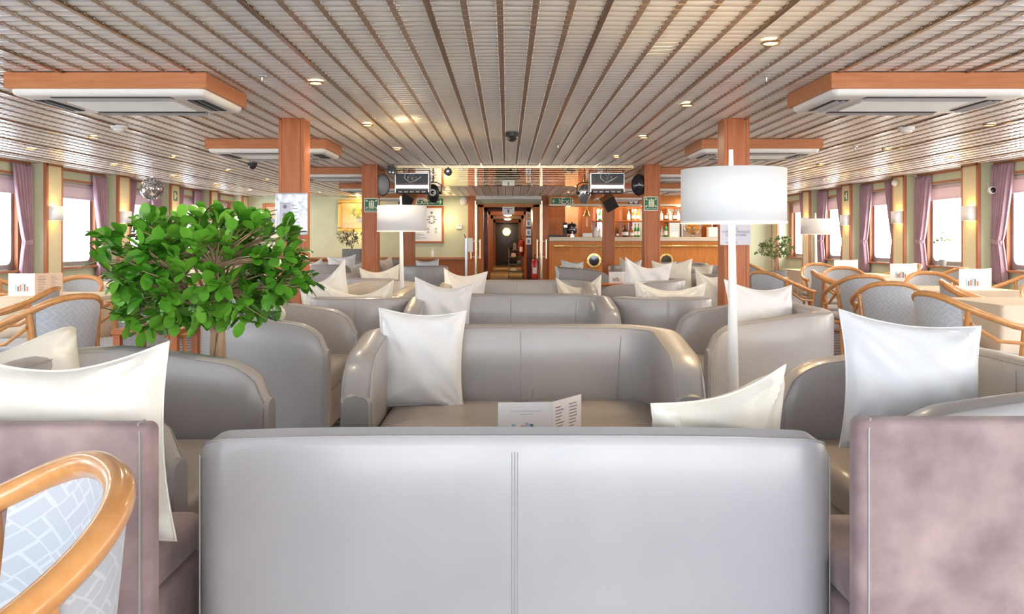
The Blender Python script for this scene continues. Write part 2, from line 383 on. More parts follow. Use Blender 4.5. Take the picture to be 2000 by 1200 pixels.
# --- side walls with window bays
win_no = 0
def rr_loop(y0, y1, z0, z1, r, n=6):
    out = []
    for (cy, cz, a0) in ((y1-r, z1-r, 0), (y0+r, z1-r, PI/2), (y0+r, z0+r, PI), (y1-r, z0+r, 3*PI/2)):
        for k in range(n): a = a0+PI/2*k/(n-1); out.append((cy+r*math.cos(a), cz+r*math.sin(a)))
    return out
for s, side in ((-1, 'left'), (1, 'right')):
    X = lambda d: CX+s*d
    def bx(b, d0, d1, y0, y1, z0, z1): b.box(min(X(d0), X(d1)), max(X(d0), X(d1)), y0, y1, z0, z1)
    b = MB(); bx(b, XW, XG+.1, Y0-.3, Y1+.3, 0, .80); bx(b, XW-.04, XG+.1, Y0-.3, Y1+.3, 2.02, CZ+.06)
    for yp in PN:
        bx(b, XF, XG+.1, yp, yp+PWID, 0, CZ+.02)
    bx(b, XW-.02, XG+.1, Y0-.3, PN[0], .8, 2.02)
    bx(b, XW-.02, XG+.1, PN[-1]+PWID, Y1+.3, .8, 2.02)
    struct('wall_'+side, b, 'wall')
    b = MB()
    for yp in PN: bx(b, XF-.006, XF+.001, yp+.045, yp+PWID-.03, .1, CZ-.02)
    o = struct('trim_1' if s < 0 else 'trim_2', b, 'wall_cream')
    b = MB()
    for yp in PN:
        bx(b, XF-.012, XF+.03, yp-.004, yp+.045, 0, CZ-.008); bx(b, XF-.012, XF+.02, yp+PWID-.03, yp+PWID+.003, 0, CZ-.008)
        bx(b, XF-.012, XF+.02, yp, yp+PWID, CZ-.035, CZ-.008)
    bx(b, XW-.052, XW-.03, Y0, Y1, 2.02, 2.05); bx(b, XW-.052, XW-.03, Y0, Y1, CZ-.04, CZ-.008)
    bx(b, XW-.06, XG, Y0, Y1, .775, .80)
    struct('trim_3' if s < 0 else 'trim_4', b, 'wood_trim')
    b = MB(); bx(b, XW-.02, XW+.02, Y0, Y1, 0, .12); struct('baseboard_'+side, b, 'wood_trim')
    for i, yp in enumerate(PN[:-1]):
        ya = yp+PWID; yb = PN[i+1]; g0, g1 = ya+.06, yb-.17
        win_no += 1
        b = MB(); inner = rr_loop(g0+.05, g1-.05, .87, 1.98, .09); ycen = (ya+yb)/2; zc = 1.41
        outer = []
        for (y, z) in inner:
            dy, dz = y-(g0+g1)/2, z-1.425; t = min((g1-g0)/2/max(abs(dy), 1e-6), .62/max(abs(dz), 1e-6)); outer.append(((g0+g1)/2+dy*t, 1.425+dz*t))
        K = len(inner); vs = []
        for d, loop in ((XG-.03, outer), (XG-.03, inner), (XG+.03, inner), (XG+.03, outer)):
            vs += [(X(d), y, z) for y, z in loop]
        fs = [(q*K+k, q*K+(k+1) % K, ((q+1) % 4)*K+(k+1) % K, ((q+1) % 4)*K+k) for q in range(4) for k in range(K)]
        b.add(vs, fs); fr = struct('window_%d' % win_no, b, 'steel_frame')
        b = MB(); b.add([(X(XG+.01), y, z) for y, z in inner], [tuple(range(K))]); build('pane', b, 'glass', fr, False)
        b = MB(); bx(b, XG-.09, XG+.05, g1, yb, .8, 2.02); bx(b, XG-.06, XG+.05, ya, g0, .8, 2.02); build('reveal', b, 'wood_trim', fr, False)
        b = MB(); bx(b, XG-.085, XG-.045, ya+.03, g1-.005, 1.955, 2.0); bx(b, XG-.07, XG-.064, ya+.04, g1-.01, 1.80, 1.96)
        bx(b, XG-.076, XG-.058, ya+.04, g1-.01, 1.785, 1.803); build('roller_blind', b, 'blind', fr, False)
        portal((X(XG+.06), (g0+g1)/2, 1.42), (0, s*PI/2, 0), 1.1, g1-g0-.1)
# --- rear wall behind the camera with panoramic windows
b = MB(); zr = Y0-.1
b.box(-6.6, 6.75, zr-.1, zr, 0, .55); b.box(-6.6, 6.75, zr-.1, zr, 2.08, CZ+.05)
for i in range(7): xx = -6.5+i*2.17; b.box(xx-.08, xx+.08, zr-.1, zr, .55, 2.08)
struct('wall_back', b, 'wall')
for i in range(6):
    x0 = -6.5+i*2.17+.08; x1 = x0+2.01; win_no += 1
    b = MB(); b.box(x0, x0+.05, zr-.08, zr-.02, .55, 2.08); b.box(x1-.05, x1, zr-.08, zr-.02, .55, 2.08); b.box(x0, x1, zr-.08, zr-.02, .55, .6); b.box(x0, x1, zr-.08, zr-.02, 2.03, 2.08)
    fr = struct('window_%d' % win_no, b, 'steel_frame'); b = MB(); b.quad((x0+.05, zr-.05, .6), (x1-.05, zr-.05, .6), (x1-.05, zr-.05, 2.03), (x0+.05, zr-.05, 2.03)); build('pane', b, 'glass', fr, False)
    portal(((x0+x1)/2, zr-.12, 1.31), (-PI/2, 0, 0), 1.9, 1.45)
# --- far wall
b = MB(); b.box(-6.6, -.90, Y1, Y1+.15, .7, CZ+.05); b.box(-6.6, -.90, Y1, Y1+.15, 0, .7); b.box(-.9, 1.0, Y1+.05, Y1+.15, 2.0, CZ+.05)
b.box(5.4, 6.75, Y1, Y1+.15, 0, CZ+.05)
struct('wall_front', b, 'wall')
b = MB(); b.box(-6.4, -.90, Y1-.02, Y1+.0, .1, .70)
struct('trim_5', b, 'wood', bevel=.003)
b = MB(); b.box(-6.4, -.9, Y1-.035, Y1, .70, .73)
for x in (-5.5, -4.6, -3.7, -2.8, -1.9): b.box(x-.01, x+.01, Y1-.026, Y1-.018, .1, .7)
b.box(-.9, -.72, Y1-.12, Y1+.02, 0, 2.19); b.box(.8, .96, Y1-.12, Y1+.02, 0, 2.19); struct('trim_6', b, 'wood', bevel=.004)
b = MB(); b.box(-.67, -.54, Y1-.02, Y1+.1, 0, 2.0); b.box(.60, .80, Y1-.02, Y1+.1, 0, 2.0); b.box(-.67, .80, Y1-.02, Y1+.1, 1.94, 2.02); struct('trim_7', b, 'wood_bar', bevel=.004)
b = MB(); b.box(-.72, .8, Y1-.14, Y1-.05, 2.12, CZ); struct('trim_8', b, 'white_warm')
# corridor
YC = 45.0
b = MB(); b.box(-.7, -.60, Y1+.1, YC, 0, 2.1); b.box(.62, .72, Y1+.1, YC, 0, 2.1); b.box(-.7, .72, YC, YC+.1, 0, 2.1)
struct('wall_hall', b, 'dark_wood').name = 'wall_corridor'
b = MB(); b.box(-.7, .72, 24, YC, -.1, 0); b.box(-.6, .62, Y1+.1, 24, 0, .004); struct('floor', b, 'hall')
b = MB(); b.box(-.75, .77, Y1+.15, YC, 2.05, 2.12); struct('ceiling', b, 'wall_cream')
for i, y in enumerate((22.6, 26.0, 31.0, 38.0)):
    b = MB(); b.box(-.60, -.50, y, y+.12, 0, 2.05); b.box(.52, .62, y, y+.12, 0, 2.05); b.box(-.6, .62, y, y+.12, 1.93, 2.05)
    struct('trim_%d' % (9+i), b, 'wood' if i % 2 else 'dark_wood')
for i, y in enumerate((24.3, 29, 35)):
    t = thing('ceiling_lamp', 'glowing ceiling lamp inside the corridor, %s' % ('nearest the doorway', 'the middle one', 'deepest in the corridor')[i], 'lamp', (.03, y, 2.05))
    b = MB(); b.lathe([(.16, 0), (.16, -.02)], 16); build('base', b, 'white', t)
    b = MB(); b.lathe([(.14, -.02), (.13, -.06), (.05, -.085), (0, -.09)], 16); build('diffuser', b, 'bulb', t)
    lamp_light((.03, y, 1.86), 34, (1, .75, .45), .08)
win_no += 1
b = MB(); vs = []; c = W(989.5, 453, YC-.02)
b.lathe([(.15, -.03), (.21, -.03), (.21, .02), (.15, .02), (.15, -.03)], 24, c, 'y', cap=False); o = struct('window_%d' % win_no, b, 'brass', smooth=True)
b = MB(); b.lathe([(0.0, 0), (.155, 0)], 24, c, 'y'); pn = build('pane', b, mat('daylit porthole glass', (.9, .95, 1), .3, emit=((.85, .95, 1), 2.2)), o)
# ============================================================ COLUMNS
cols = [(-1.777, 7.09, 'left', 'nearest'), (1.895, 7.09, 'right', 'nearest'), (-1.835, 11.5, 'left', 'middle'), (1.944, 11.5, 'right', 'middle'), (-1.82, 15.9, 'left', 'farthest'), (1.89, 15.9, 'right', 'farthest')]
for x, y, sd, wh in cols:
    t = thing('column', '%s square cherry wood column on the %s side, reaching the ceiling' % (wh, sd), 'column', (x, y, 0), group='wooden columns')
    b = MB(); b.box(-.075, .075, -.004, .214, .0, CZ-.001); b.box(-.103, .103, .022, .188, 0, CZ-.001); build('shaft', b, 'wood', t, False, .002)
    for sx in (-1, 1):
        for yy in (.0, .19):
            b = MB(); x0, x1 = sorted((sx*.076, sx*.106)); b.box(x0, x1, yy-.003, yy+.024, 0, CZ-.002); build('corner_post', b, 'wood', t, False, .005)
# ============================================================ AIR CONDITIONERS
def make_ac():
    t = thing('air_conditioner', '', 'air conditioner')
    hx, hy = .60, .40
    b = MB()
    b.box(-hx, hx, 0, .03, -.095, .0); b.box(-hx, hx, 2*hy-.03, 2*hy, -.095, 0); b.box(-hx, -hx+.03, .03, 2*hy-.03, -.095, 0); b.box(hx-.03, hx, .03, 2*hy-.03, -.095, 0)
    build('wood_surround', b, 'wood_h', t, False, .003)
    b = MB(); b.rbox(-hx+.02, hx-.02, .02, 2*hy-.02, -.135, -.06, r=.06, n=6); build('panel', b, 'white_warm', t)
    b = MB(); b.box(-.34, .34, .20, .60, -.142, -.134); build('intake_grille', b, 'grille', t, False, .004)
    b = MB()
    for i in range(18): b.box(-.33, .33, .212+i*.0215, .220+i*.0215, -.147, -.141)
    build('grille_bars', b, 'white_warm', t, False)
    for (x0, x1, y0, y1) in ((-.36, .36, .07, .13), (-.36, .36, .67, .73), (-.52, -.42, .18, .62), (.42, .52, .18, .62)):
        b = MB(); b.box(x0, x1, y0, y1, -.139, -.133); v = build('vent_slot', b, 'dark', t, False)
        b = MB()
        if x1-x0 > y1-y0:
            b.add([(x0, y0+.02, -.137), (x1, y0+.02, -.137), (x1, y1+.005, -.152), (x0, y1+.005, -.152)], [(0, 1, 2, 3), (3, 2, 1, 0)])
        else:
            for q in range(2):
                xa = x0+.02+q*.04; b.add([(xa, y0, -.137), (xa+.022, y0, -.15), (xa+.022, y1, -.15), (xa, y1, -.137)], [(0, 1, 2, 3), (3, 2, 1, 0)])
        build('louvre', b, 'white', v, False)
    return t
ac = make_ac(); used = False
for k in range(5):
    for sx, sd in ((-1, 'left'), (1, 'right')):
        wh = ('nearest', 'second', 'third', 'fourth', 'farthest')[k]
        place(ac, used, '%s cassette air conditioner in wood surround on the %s ceiling' % (wh, sd), 'air conditioner', (CX+sx*2.45, 5.09+3.39*k, CZ-.012), group='ceiling air conditioners'); used = True
# ============================================================ CEILING BITS
def make_down():
    t = thing('downlight', '', 'ceiling light')
    b = MB(); b.lathe([(.036, -.001), (.05, -.001), (.052, -.008), (.045, -.014), (.036, -.012)], 20, cap=False); build('ring', b, 'gold_line', t)
    b = MB(); b.lathe([(0, -.006), (.037, -.006)], 20); build('lens', b, 'down', t)
    return t
dn = make_down(); used = False
for j in range(9):
    for i, x in enumerate((-5.2, -4.0, -1.2, 1.32, 4.15, 5.3)):
        y = 3.4+j*2.0+(.9 if i % 2 else 0)
        if y > 19.5: continue
        if abs(x) < 1.6 and 11.2 < y < 16: continue
        place(dn, used, 'small round recessed downlight glowing warm in the slatted ceiling', 'ceiling light', (x, y, CZ-.012), group='recessed ceiling downlights'); used = True
        lamp_light((x, y, CZ-.045), 6.5, (1, .82, .6), .07, kind='AREA')
for k, (px, Y) in enumerate(((233, 7.5), (1770, 7.6))):
    t = thing('smoke_detector', 'white smoke detector on the %s ceiling' % ('left', 'right')[k], 'smoke detector', ((px-VX)/F*Y, Y, CZ-.012))
    b = MB(); b.lathe([(.07, 0), (.07, -.02), (.055, -.03)], 24); build('base', b, 'white', t)
    b = MB(); b.lathe([(.05, -.03), (.05, -.045), (.03, -.055), (0, -.056)], 24); build('sensor', b, 'white_warm', t)
for k, (px, Y, nm) in enumerate(((1000, 8.0, 'on the ceiling between the two nearest columns'), (493, 11.2, 'on the left ceiling beyond the mirror ball'), (697, 17.0, 'with deep blue sheen near the far left wall'))):
    t = thing('security_camera', 'black dome camera '+nm, 'camera', ((px-VX)/F*Y, Y, CZ-.012))
    b = MB(); b.lathe([(.06, 0), (.06, -.035), (.052, -.04)], 24); build('housing', b, 'black', t)
    b = MB(); b.lathe([(.05, -.04), (.045, -.06), (.028, -.078), (0, -.086)], 24); build('dome', b, 'blue_glass' if k == 2 else 'smoke', t)
for k, (px, Y) in enumerate(((512, 5.2), (1497, 5.2), (1670, 9.2), (1090, 9.0))):
    t = thing('sprinkler', ('chrome sprinkler head right of the nearest left air conditioner', 'chrome sprinkler head left of the nearest right air conditioner', 'small chrome sprinkler head beyond the right smoke detector', 'small chrome sprinkler head right of the central dome camera')[k], 'sprinkler', ((px-VX)/F*Y, Y, CZ-.012))
    b = MB(); b.lathe([(.03, 0), (.028, -.006), (.008, -.01), (.007, -.03), (.014, -.034), (.014, -.037), (0, -.038)], 16); build('head', b, 'silver', t)
# mirror ball
c = W(297, 369, 11.2)
t = thing('mirror_ball', 'silver mirror ball hanging before the left windows', 'mirror ball', c)
b = MB(); b.sphere((0, 0, 0), .146, 32); build('core', b, 'grout', t)
b = MB()
for i in range(1, 22):
    th = PI*i/22; m = max(4, int(44*math.sin(th)))
    for k in range(m):
        ph = 2*PI*(k+.5*(i % 2))/m; nrm = Vector((math.sin(th)*math.cos(ph), math.sin(th)*math.sin(ph), math.cos(th)))
        nrm = (nrm+Vector((random.uniform(-.05, .05), random.uniform(-.05, .05), random.uniform(-.05, .05)))).normalized()
        e1 = nrm.cross(Vector((0, 0, 1))).normalized(); e2 = nrm.cross(e1); p = nrm*.150; h = .0092
        b.quad(p-e1*h-e2*h, p+e1*h-e2*h, p+e1*h+e2*h, p-e1*h+e2*h)
build('mirror_tiles', b, 'chrome', t, False)
b = MB(); b.cyl((0, 0, .14), (0, 0, CZ-c.z-.012), .004); b.lathe([(.03, .145), (.03, .165), (0, .17)], 16); build('hanger', b, 'silver', t)
# mirror ceiling panel
t = thing('mirrored_ceiling', 'bronze mirrored ceiling panel between the middle and farthest columns', 'mirror', (.07, 11.55, CZ-.03))
b = MB(); b.box(-1.62, 1.62, 0, 4.1, -.006, .006); build('mirror', b, 'mirror', t, False)
b = MB()
for i in range(11): b.box(-1.62, 1.62, .02+i*.37, .023+i*.37, -.0066, -.005)
for x in (-1.625, 1.62): b.box(x, x+.012, 0, 4.1, -.02, .015)
b.box(-1.62, 1.62, -.012, 0, -.02, .018)
build('gilt_strips', b, 'gold_line', t, False)
# hanging lighting effects
def effect_box(px, label):
    c = W(px, 375, 11.9); t = thing('light_projector', label, 'stage light', (c.x, 11.9, 1.83))
    b = MB(); b.box(-.225, .225, -.14, .14, .13, .27); build('body', b, 'black', t, False, .006)
    b = MB(); b.grid(lambda u, v: Vector((-.225+.45*v, -.145+.02*math.sin(PI*u), .03+.11*u)), 8, 1); b.box(-.225, .225, -.13, .13, .03, .135); build('silver_shell', b, 'silver', t)
    b = MB(); b.box(-.215, .215, -.142, .13, .0, .03); build('vent_strip', b, 'dark', t, False, .003)
    b = MB()
    for q in range(5): b.box(-.19+q*.08, -.135+q*.08, -.145, -.141, .008, .02)
    build('vent_label', b, 'white', t, False)
    b = MB(); b.box(-.23, .23, -.146, .145, .262, .272); b.box(-.232, -.222, -.146, .145, .01, .27); b.box(.222, .232, -.146, .145, .01, .27); build('case_edge', b, 'silver', t, False)
    fan = MB(); fan.lathe([(.055, -.002), (.06, -.006), (.063, -.002)], 20, (0, -.141, .20), 'y', cap=False)
    for a in range(4): d = Vector((math.cos(a*PI/4+.4), 0, math.sin(a*PI/4+.4)))*.06; fan.cyl(Vector((0, -.146, .2))-d, Vector((0, -.146, .2))+d, .003, n=6)
    build('fan_grille', fan, 'silver', t)
    b = MB(); b.box(-.235, -.225, -.02, .02, .1, CZ-1.83-.045); b.box(.225, .235, -.02, .02, .1, CZ-1.83-.045); b.box(-.235, .235, -.02, .02, CZ-1.83-.055, CZ-1.83-.045)
    build('bracket', b, 'black', t, False)
    b = MB(); b.tube([(-.06, -.12, .33), (-.09, -.16, .28), (-.10, -.165, .2), (-.03, -.165, .14), (.05, -.162, .17), (.13, -.16, .22)], .006, 8); build('cable', b, 'grille', t)
effect_box(807, 'black and silver light projector hanging left of the mirrored ceiling')
effect_box(1184, 'black and silver light projector hanging right of the mirrored ceiling')
def scanner(px, py, Y, rz, label, body):
    c = W(px, py, Y); t = thing('scanner_light', label, 'stage light', c, rz)
    b = MB(); b.lathe([(.0, -.15), (.05, -.14), (.085, -.07), (.095, .02), (.07, .10), (.03, .13), (0, .135)], 20, M4=Matrix.Rotation(.35, 4, 'X')); build('head', b, body, t)
    b = MB(); b.lathe([(.028, -.005), (.05, -.012), (.052, 0), (.028, .004)], 20, (0, -.095, .0), 'y', cap=False); build('lens_ring', b, 'white_warm' if body == 'black' else 'silver', t)
    b = MB(); b.lathe([(0, -.004), (.03, 0)], 20, (0, -.096, 0), 'y'); build('lens', b, 'smoke', t)
    b = MB(); h = CZ-c.z-.045
    b.tube([(-.12, 0, 0), (-.12, 0, .12), (-.05, 0, .16), (.05, 0, .16), (.12, 0, .12), (.12, 0, 0)], .009, 6); b.cyl((0, 0, .16), (0, 0, h), .01); b.cyl((-.13, 0, 0), (-.08, 0, 0), .02); b.cyl((.13, 0, 0), (.08, 0, 0), .02)
    build('yoke', b, 'black', t)
scanner(846, 377, 12.9, 0, 'black disco light with white lens ring below the left projector', 'black')
scanner(1142, 378, 12.6, .3, 'silver egg shaped disco light left of the right projector', 'silver')
c = W(875, 336, 11.45); t = thing('spotlight', 'small black octagonal spotlight right of the left projector', 'stage light', c)
b = MB(); b.lathe([(.0, -.06), (.045, -.06), (.055, -.03), (.055, .03), (.045, .06), (0, .06)], 8, ax='y'); build('housing', b, 'black', t, False)
b = MB(); b.lathe([(0, -.002), (.018, 0)], 10, (0, -.061, .008), 'y'); build('lens', b, 'silver', t)
b = MB(); b.cyl((0, 0, .04), (0, 0, CZ-c.z-.045), .006); build('bracket', b, 'black', t)
c = W(765, 333, 11.45); t = thing('spotlight', 'small square black spotlight left of the left projector', 'stage light', c)
b = MB(); b.box(-.05, .05, -.05, .06, -.05, .055); build('housing', b, 'black', t, False, .006)
b = MB(); b.lathe([(0, -.003), (.014, 0)], 12, (-.018, -.052, -.025), 'y'); b.lathe([(0, -.003), (.016, 0)], 12, (.022, -.052, -.03), 'y'); build('lens', b, 'silver', t)
b = MB(); b.tube([(0, 0, .05), (.02, 0, .08), (0, 0, CZ-c.z-.045)], .005, 6); build('bracket', b, 'black', t)
for px, py, Y, sd, an in ((796, 391, 13.3, 'left', .5), (1190, 397, 13.3, 'right', -.5)):
    c = W(px, py, Y); t = thing('wooden_speaker', 'tilted wooden box speaker with black front below the %s projector' % sd, 'speaker', c, rot=(.3, an, 0))
    b = MB(); b.box(-.10, .10, -.08, .14, -.10, .10); build('cabinet', b, 'wood_bar', t, False, .003)
    b = MB(); b.box(-.097, .097, -.092, -.08, -.097, .097); build('front', b, 'black', t, False, .003)
    b = MB(); b.cyl((0, .05, .09), (math.sin(-an)*.3, .05, .31+(c.z < 1.8)*.05), .008); build('bracket', b, 'black', t)
for x, sx, sd in ((-1.72, 1, 'left'), (1.825, -1, 'right')):
    t = thing('round_speaker', 'dark half dome speaker fixed to the middle %s column' % sd, 'speaker', (x, 11.62, 1.93))
    b = MB(); b.sphere((sx*.03, 0, 0), .145, 20, (.75, .8, 1)); build('shell', b, 'smoke' if sd == 'right' else 'pot', t)
    b = MB(); b.tube([(sx*.03+sx*.112*math.sin(a)*1.0, -.02, .148*math.cos(a)) for a in [PI*i/12 for i in range(13)]], .006, 6); build('rim', b, 'black', t)
# ============================================================ CURTAINS, SCONCES on side walls
def curtain_mesh(wd, seed, s):
    """pleated drape hanging along Y (0..wd), tied at z=1.16; bows out to the room"""
    rnd = random.Random(seed); ph = [rnd.uniform(-.5, .5) for _ in range(12)]
    b = MB(); nu, nv = 48, 28; zt, zb = 2.16, .62
    def fn(u, v):
        z = zt+(zb-zt)*v
        if z > 1.16: k = (z-1.16)/(zt-1.16); wf = .42+.58*(k**.8)
        else: k = (1.16-z)/(1.16-zb); wf = .42+.25*k**.7
        y = wd*(1-wf)+u*wd*wf if s > 0 else u*wd*wf
        amp = .026+.012*abs(math.sin(3*u+seed)); dx = amp*math.sin(u*2*PI*6+ph[int(u*5)]*.6+v*.6)
        if z > zt-.09: dx *= .8; y += .004*math.sin(u*2*PI*14)
        return Vector((dx, y, z))
    b.grid(fn, nu, nv); return b
cno = 0
names = ('nearest', 'second', 'third', 'fourth')
for s, side in ((-1, 'left'), (1, 'right')):
    for k, yp in enumerate(PN[7:11]):
        for pos in ('before', 'after'):
            if k == 0 and pos == 'after': continue
            wd = .46 if pos == 'before' else .54
            X = CX+s*(XF+(.165 if pos == 'before' else .13))
            y0 = yp-wd-.03 if pos == 'before' else yp+PWID+.03
            t = thing('curtain', 'mauve tied curtain on the %s wall, %s the %s pillar' % (side, 'just in front of' if pos == 'before' else 'just behind', names[k]), 'curtain', (X, y0, 0), group='mauve window curtains')
            ds = 1 if pos == 'before' else -1
            o = build('drape', curtain_mesh(wd, cno, ds), 'curtain', t); cno += 1
            o.modifiers.new('s', 'SOLIDIFY').thickness = .004
            ya, yb = (wd*.58, wd) if ds > 0 else (0, wd*.42)
            b = MB(); pts = [(math.cos(a)*.042, (ya+yb)/2+math.sin(a)*((yb-ya)/2+.012), 1.16+.015*math.sin(a)) for a in [2*PI*i/20 for i in range(20)]]
            b.grid(lambda u, v: Vector(pts[int(u*20) % 20])+Vector((0, 0, (v-.5)*.06)), 20, 1, True); build('tieback', b, 'curtain', t)
        # sconce
        t = thing('wall_sconce', 'white half drum wall sconce glowing on the %s %s pillar' % (names[k], side), 'wall lamp', (CX+s*(XF-.006), yp+.16, 1.54), 0 if s < 0 else PI, group='pillar sconces')
        b = MB()
        def shf(u, v, r=.1):
            a = -PI/2+PI*u; return Vector((.035+.085*math.cos(a)**.6 if math.cos(a) > 0 else .035, .11*math.sin(a), -.095+.19*v))
        b.grid(shf, 16, 1); b.box(0, .037, -.11, -.105, -.095, .095); b.box(0, .037, .105, .11, -.095, .095); o = build('shade', b, 'shade', t); o.modifiers.new('s', 'SOLIDIFY').thickness = .003
        b = MB(); b.box(.0, .02, -.04, .04, -.06, .06); build('backplate', b, 'white', t, False)
        b = MB(); b.sphere((.05, 0, 0), .022, 12); build('bulb', b, 'bulb', t)
        lamp_light((.05, 0, .07), 1.3, (1, .62, .14), .02, t); lamp_light((.05, 0, -.07), .9, (1, .62, .14), .02, t)
    # small exit pictogram on the third pillar
    t = thing('exit_pictogram', 'small green emergency pictogram high on the third %s pillar' % side, 'sign', (CX+s*(XF-.008), PN[9]+.2, 1.98))
    b = MB(); b.box(-.002, .002, -.09, .09, -.09, .09); build('panel', b, 'sign', t, False)
    b = MB(); f = -s
    b.box(*sorted((f*.002, f*.004)), -.05, .0, -.06, .06); b.box(*sorted((f*.002, f*.004)), .02, .06, -.02, .02); build('symbol', b, 'sign_w', t, False)
t = thing('wall_spotlight', 'small white swivel spotlight on the right wall beside the nearest curtain', 'wall lamp', (CX+XF+.09, 11.2, 1.83))
b = MB(); b.cyl((0, 0, 0), (0, -.05, 0), .012); b.cyl((0, 0, .1), (0, -.05, 0), .006); build('arm', b, 'white', t)
b = MB(); b.lathe([(.02, .03), (.045, .0), (.05, -.06), (.04, -.065)], 16, (0, -.06, 0), 'y'); build('head', b, 'white', t)
b = MB(); b.lathe([(0, -.006), (.036, 0)], 16, (0, -.128, 0), 'y'); build('lens', b, 'smoke', t)
t = thing('wall_spotlight', 'white spotlight fitting high beside the second right pillar', 'wall lamp', (CX+XF-.01, 13.55, 2.08))
b = MB(); b.sphere((-.05, 0, 0), .05, 14); build('head', b, 'white', t); b = MB(); b.cyl((0, 0, 0), (-.05, 0, 0), .02); build('arm', b, 'white', t)
# ============================================================ LOUNGE SEATING
def tub(label, loc, rz, Wd, D=.77, H=.79, sofa=False, group='leather tub seats', cr=None, name='armchair', th=.125, drop=.075):
    t = thing(name, label, 'sofa' if sofa else 'armchair', loc, rz, group)
    hw = Wd/2; cr = cr if cr is not None else (.16 if sofa else .24); hx = hw-th/2; cr2 = cr
    path = []
    L1 = 14
    for i in range(L1): path.append((-hx, D-(D-th/2-cr2)*i/L1, -1, 0))
    for i in range(9): a = PI/2*i/8; path.append((-hx+cr2-cr2*math.cos(a), th/2+cr2-cr2*math.sin(a), -math.cos(a), -math.sin(a)))
    nb = 10 if sofa else 6
    for i in range(1, nb): path.append((-hx+cr2+(2*hx-2*cr2)*i/nb, th/2, 0, -1))
    for i in range(9): a = PI/2*i/8; path.append((hx-cr2+cr2*math.sin(a), th/2+cr2-cr2*math.cos(a), math.sin(a), -math.cos(a)))
    for i in range(L1): path.append((hx, th/2+cr2+(D-th/2-cr2)*(i+1)/L1, 1, 0))
    def top(x, y):
        d = max(D-y, 0); z = H-drop*max(0, (y-(.22 if drop < .1 else .03))/(D-.22))**(1.15 if drop < .1 else .9)
        z -= .012*(abs(x)/hw)**4
        R = .17
        if d < R: z -= .125*(1-math.sqrt(max(0, 1-((R-d)/R)**2)))
        return z
    b = MB(); sec = []; tt = th/2
    rings = []
    for (x, y, nx, ny) in path:
        h = top(x, y)
        prof = [(tt-.008, .07), (tt, .12), (tt, h-.16), (tt, h-.03), (tt-.008, h-.011), (tt-.026, h-.002), (0, h+.004), (-tt+.026, h-.002), (-tt+.008, h-.011), (-tt, h-.03), (-tt, h-.2 if h-.2 > .36 else .36), (-tt, .26)]
        rings.append([Vector((x+nx*o, y+ny*o, z)) for o, z in prof])
    K = len(rings[0]); vs = [p for r in rings for p in r]; fs = []
    for i in range(len(rings)-1):
        for k in range(K-1): fs.append((i*K+k, i*K+k+1, (i+1)*K+k+1, (i+1)*K+k))
    # rounded front faces
    for end, sg in ((0, 1), (len(rings)-1, -1)):
        base = len(vs)
        for p in rings[end]:
            cxp = -hx if end == 0 else hx
            vs.append(Vector((cxp+(p.x-cxp)*.82, p.y+.016, p.z-.006 if p.z > .3 else p.z)))
        for k in range(K-1):
            f = (end*K+k, end*K+k+1, base+k+1, base+k); fs.append(f if sg < 0 else f[::-1])
        fs.append(tuple(base+k for k in range(K)) if sg > 0 else tuple(base+k for k in range(K))[::-1])
        fs.append((end*K+K-1, end*K, base, base+K-1))
    b.add(vs, fs); build('shell', b, 'leather', t, recalc=True)
    # piping along the outer and inner top edge, stitched seams
    b = MB()
    for idx, off in ((4, .001), (8, .001)):
        b.tube([r[idx]+Vector((0, 0, .001)) for r in rings], .0028, 5)
        pts = [rings[0][idx]]
    for r in (rings[0], rings[-1]):
        for idx in (3, 9):
            b.tube([r[idx]+Vector((0, .002, 0)), Vector((r[2 if idx == 3 else 11].x, r[idx].y+.002, .12))], .0026, 5)
    build('piping', b, 'seam', t)
    b = MB(); n2 = len(rings)//2
    for xx in ((0,) if not sofa else (0,)):
        z1 = top(0, .06)-.03
        for dx in (-.006, .006): b.tube([(xx+dx, -.0005, .09), (xx+dx, -.0005, z1), (xx+dx, .012, z1+.022)], .0009, 4)
        b.tube([(xx, th+.0005, .44), (xx, th+.0005, z1)], .0022, 4); b.tube([(xx, -.0005, .09), (xx, -.0008, z1), (xx, .012, z1+.024)], .0013, 4)
    for sx in (-1, 1):
        xa = sx*(hx-cr2-.01)
        b.tube([(xa, th+.0008, .44), (xa+sx*.02, th+.001, z1-.02)], .002, 4)
        if sofa:
            b.tube([(sx*(hw-cr2*.3), .024+.0, .09), (sx*(hw-cr2*.3), .024, z1-.01)], .0018, 4)
    build('stitching', b, 'seam', t)
    ix = hx-tt-.004
    b = MB(); b.rbox(-ix, ix, .10, D-.03, .07, .30, r=.03); build('seat_base', b, 'seat_leather', t)
    if sofa:
        for sx in (-1, 1):
            b = MB(); b.rbox(min(0.003*sx, sx*ix), max(0.003*sx, sx*ix), th+.005, D-.005, .305, .445, r=.04, puff=.012); build('seat_cushion', b, 'seat_leather', t)
    else:
        b = MB(); b.rbox(-ix, ix, th+.005, D-.005, .305, .445, r=.045, puff=.015); build('seat_cushion', b, 'seat_leather', t)
    for sx in (-1, 1):
        for yy in (.09, D-.09):
            b = MB(); b.cyl((sx*(hw-.1), yy, 0), (sx*(hw-.1), yy, .075), .02, .028, 12); build('foot', b, 'black', t)
    return t
R = math.radians
tub('two seat grey leather sofa in the foreground with its back to us', (.017, 1.85, 0), 0, 1.40, sofa=True, group='leather sofas in the middle row', name='sofa', cr=.045, th=.075, drop=.29)
tub('grey leather sofa facing us just beyond the foreground sofa', (.065, 4.18, 0), PI, 1.45, sofa=True, group='leather sofas in the middle row', name='sofa', cr=.2)
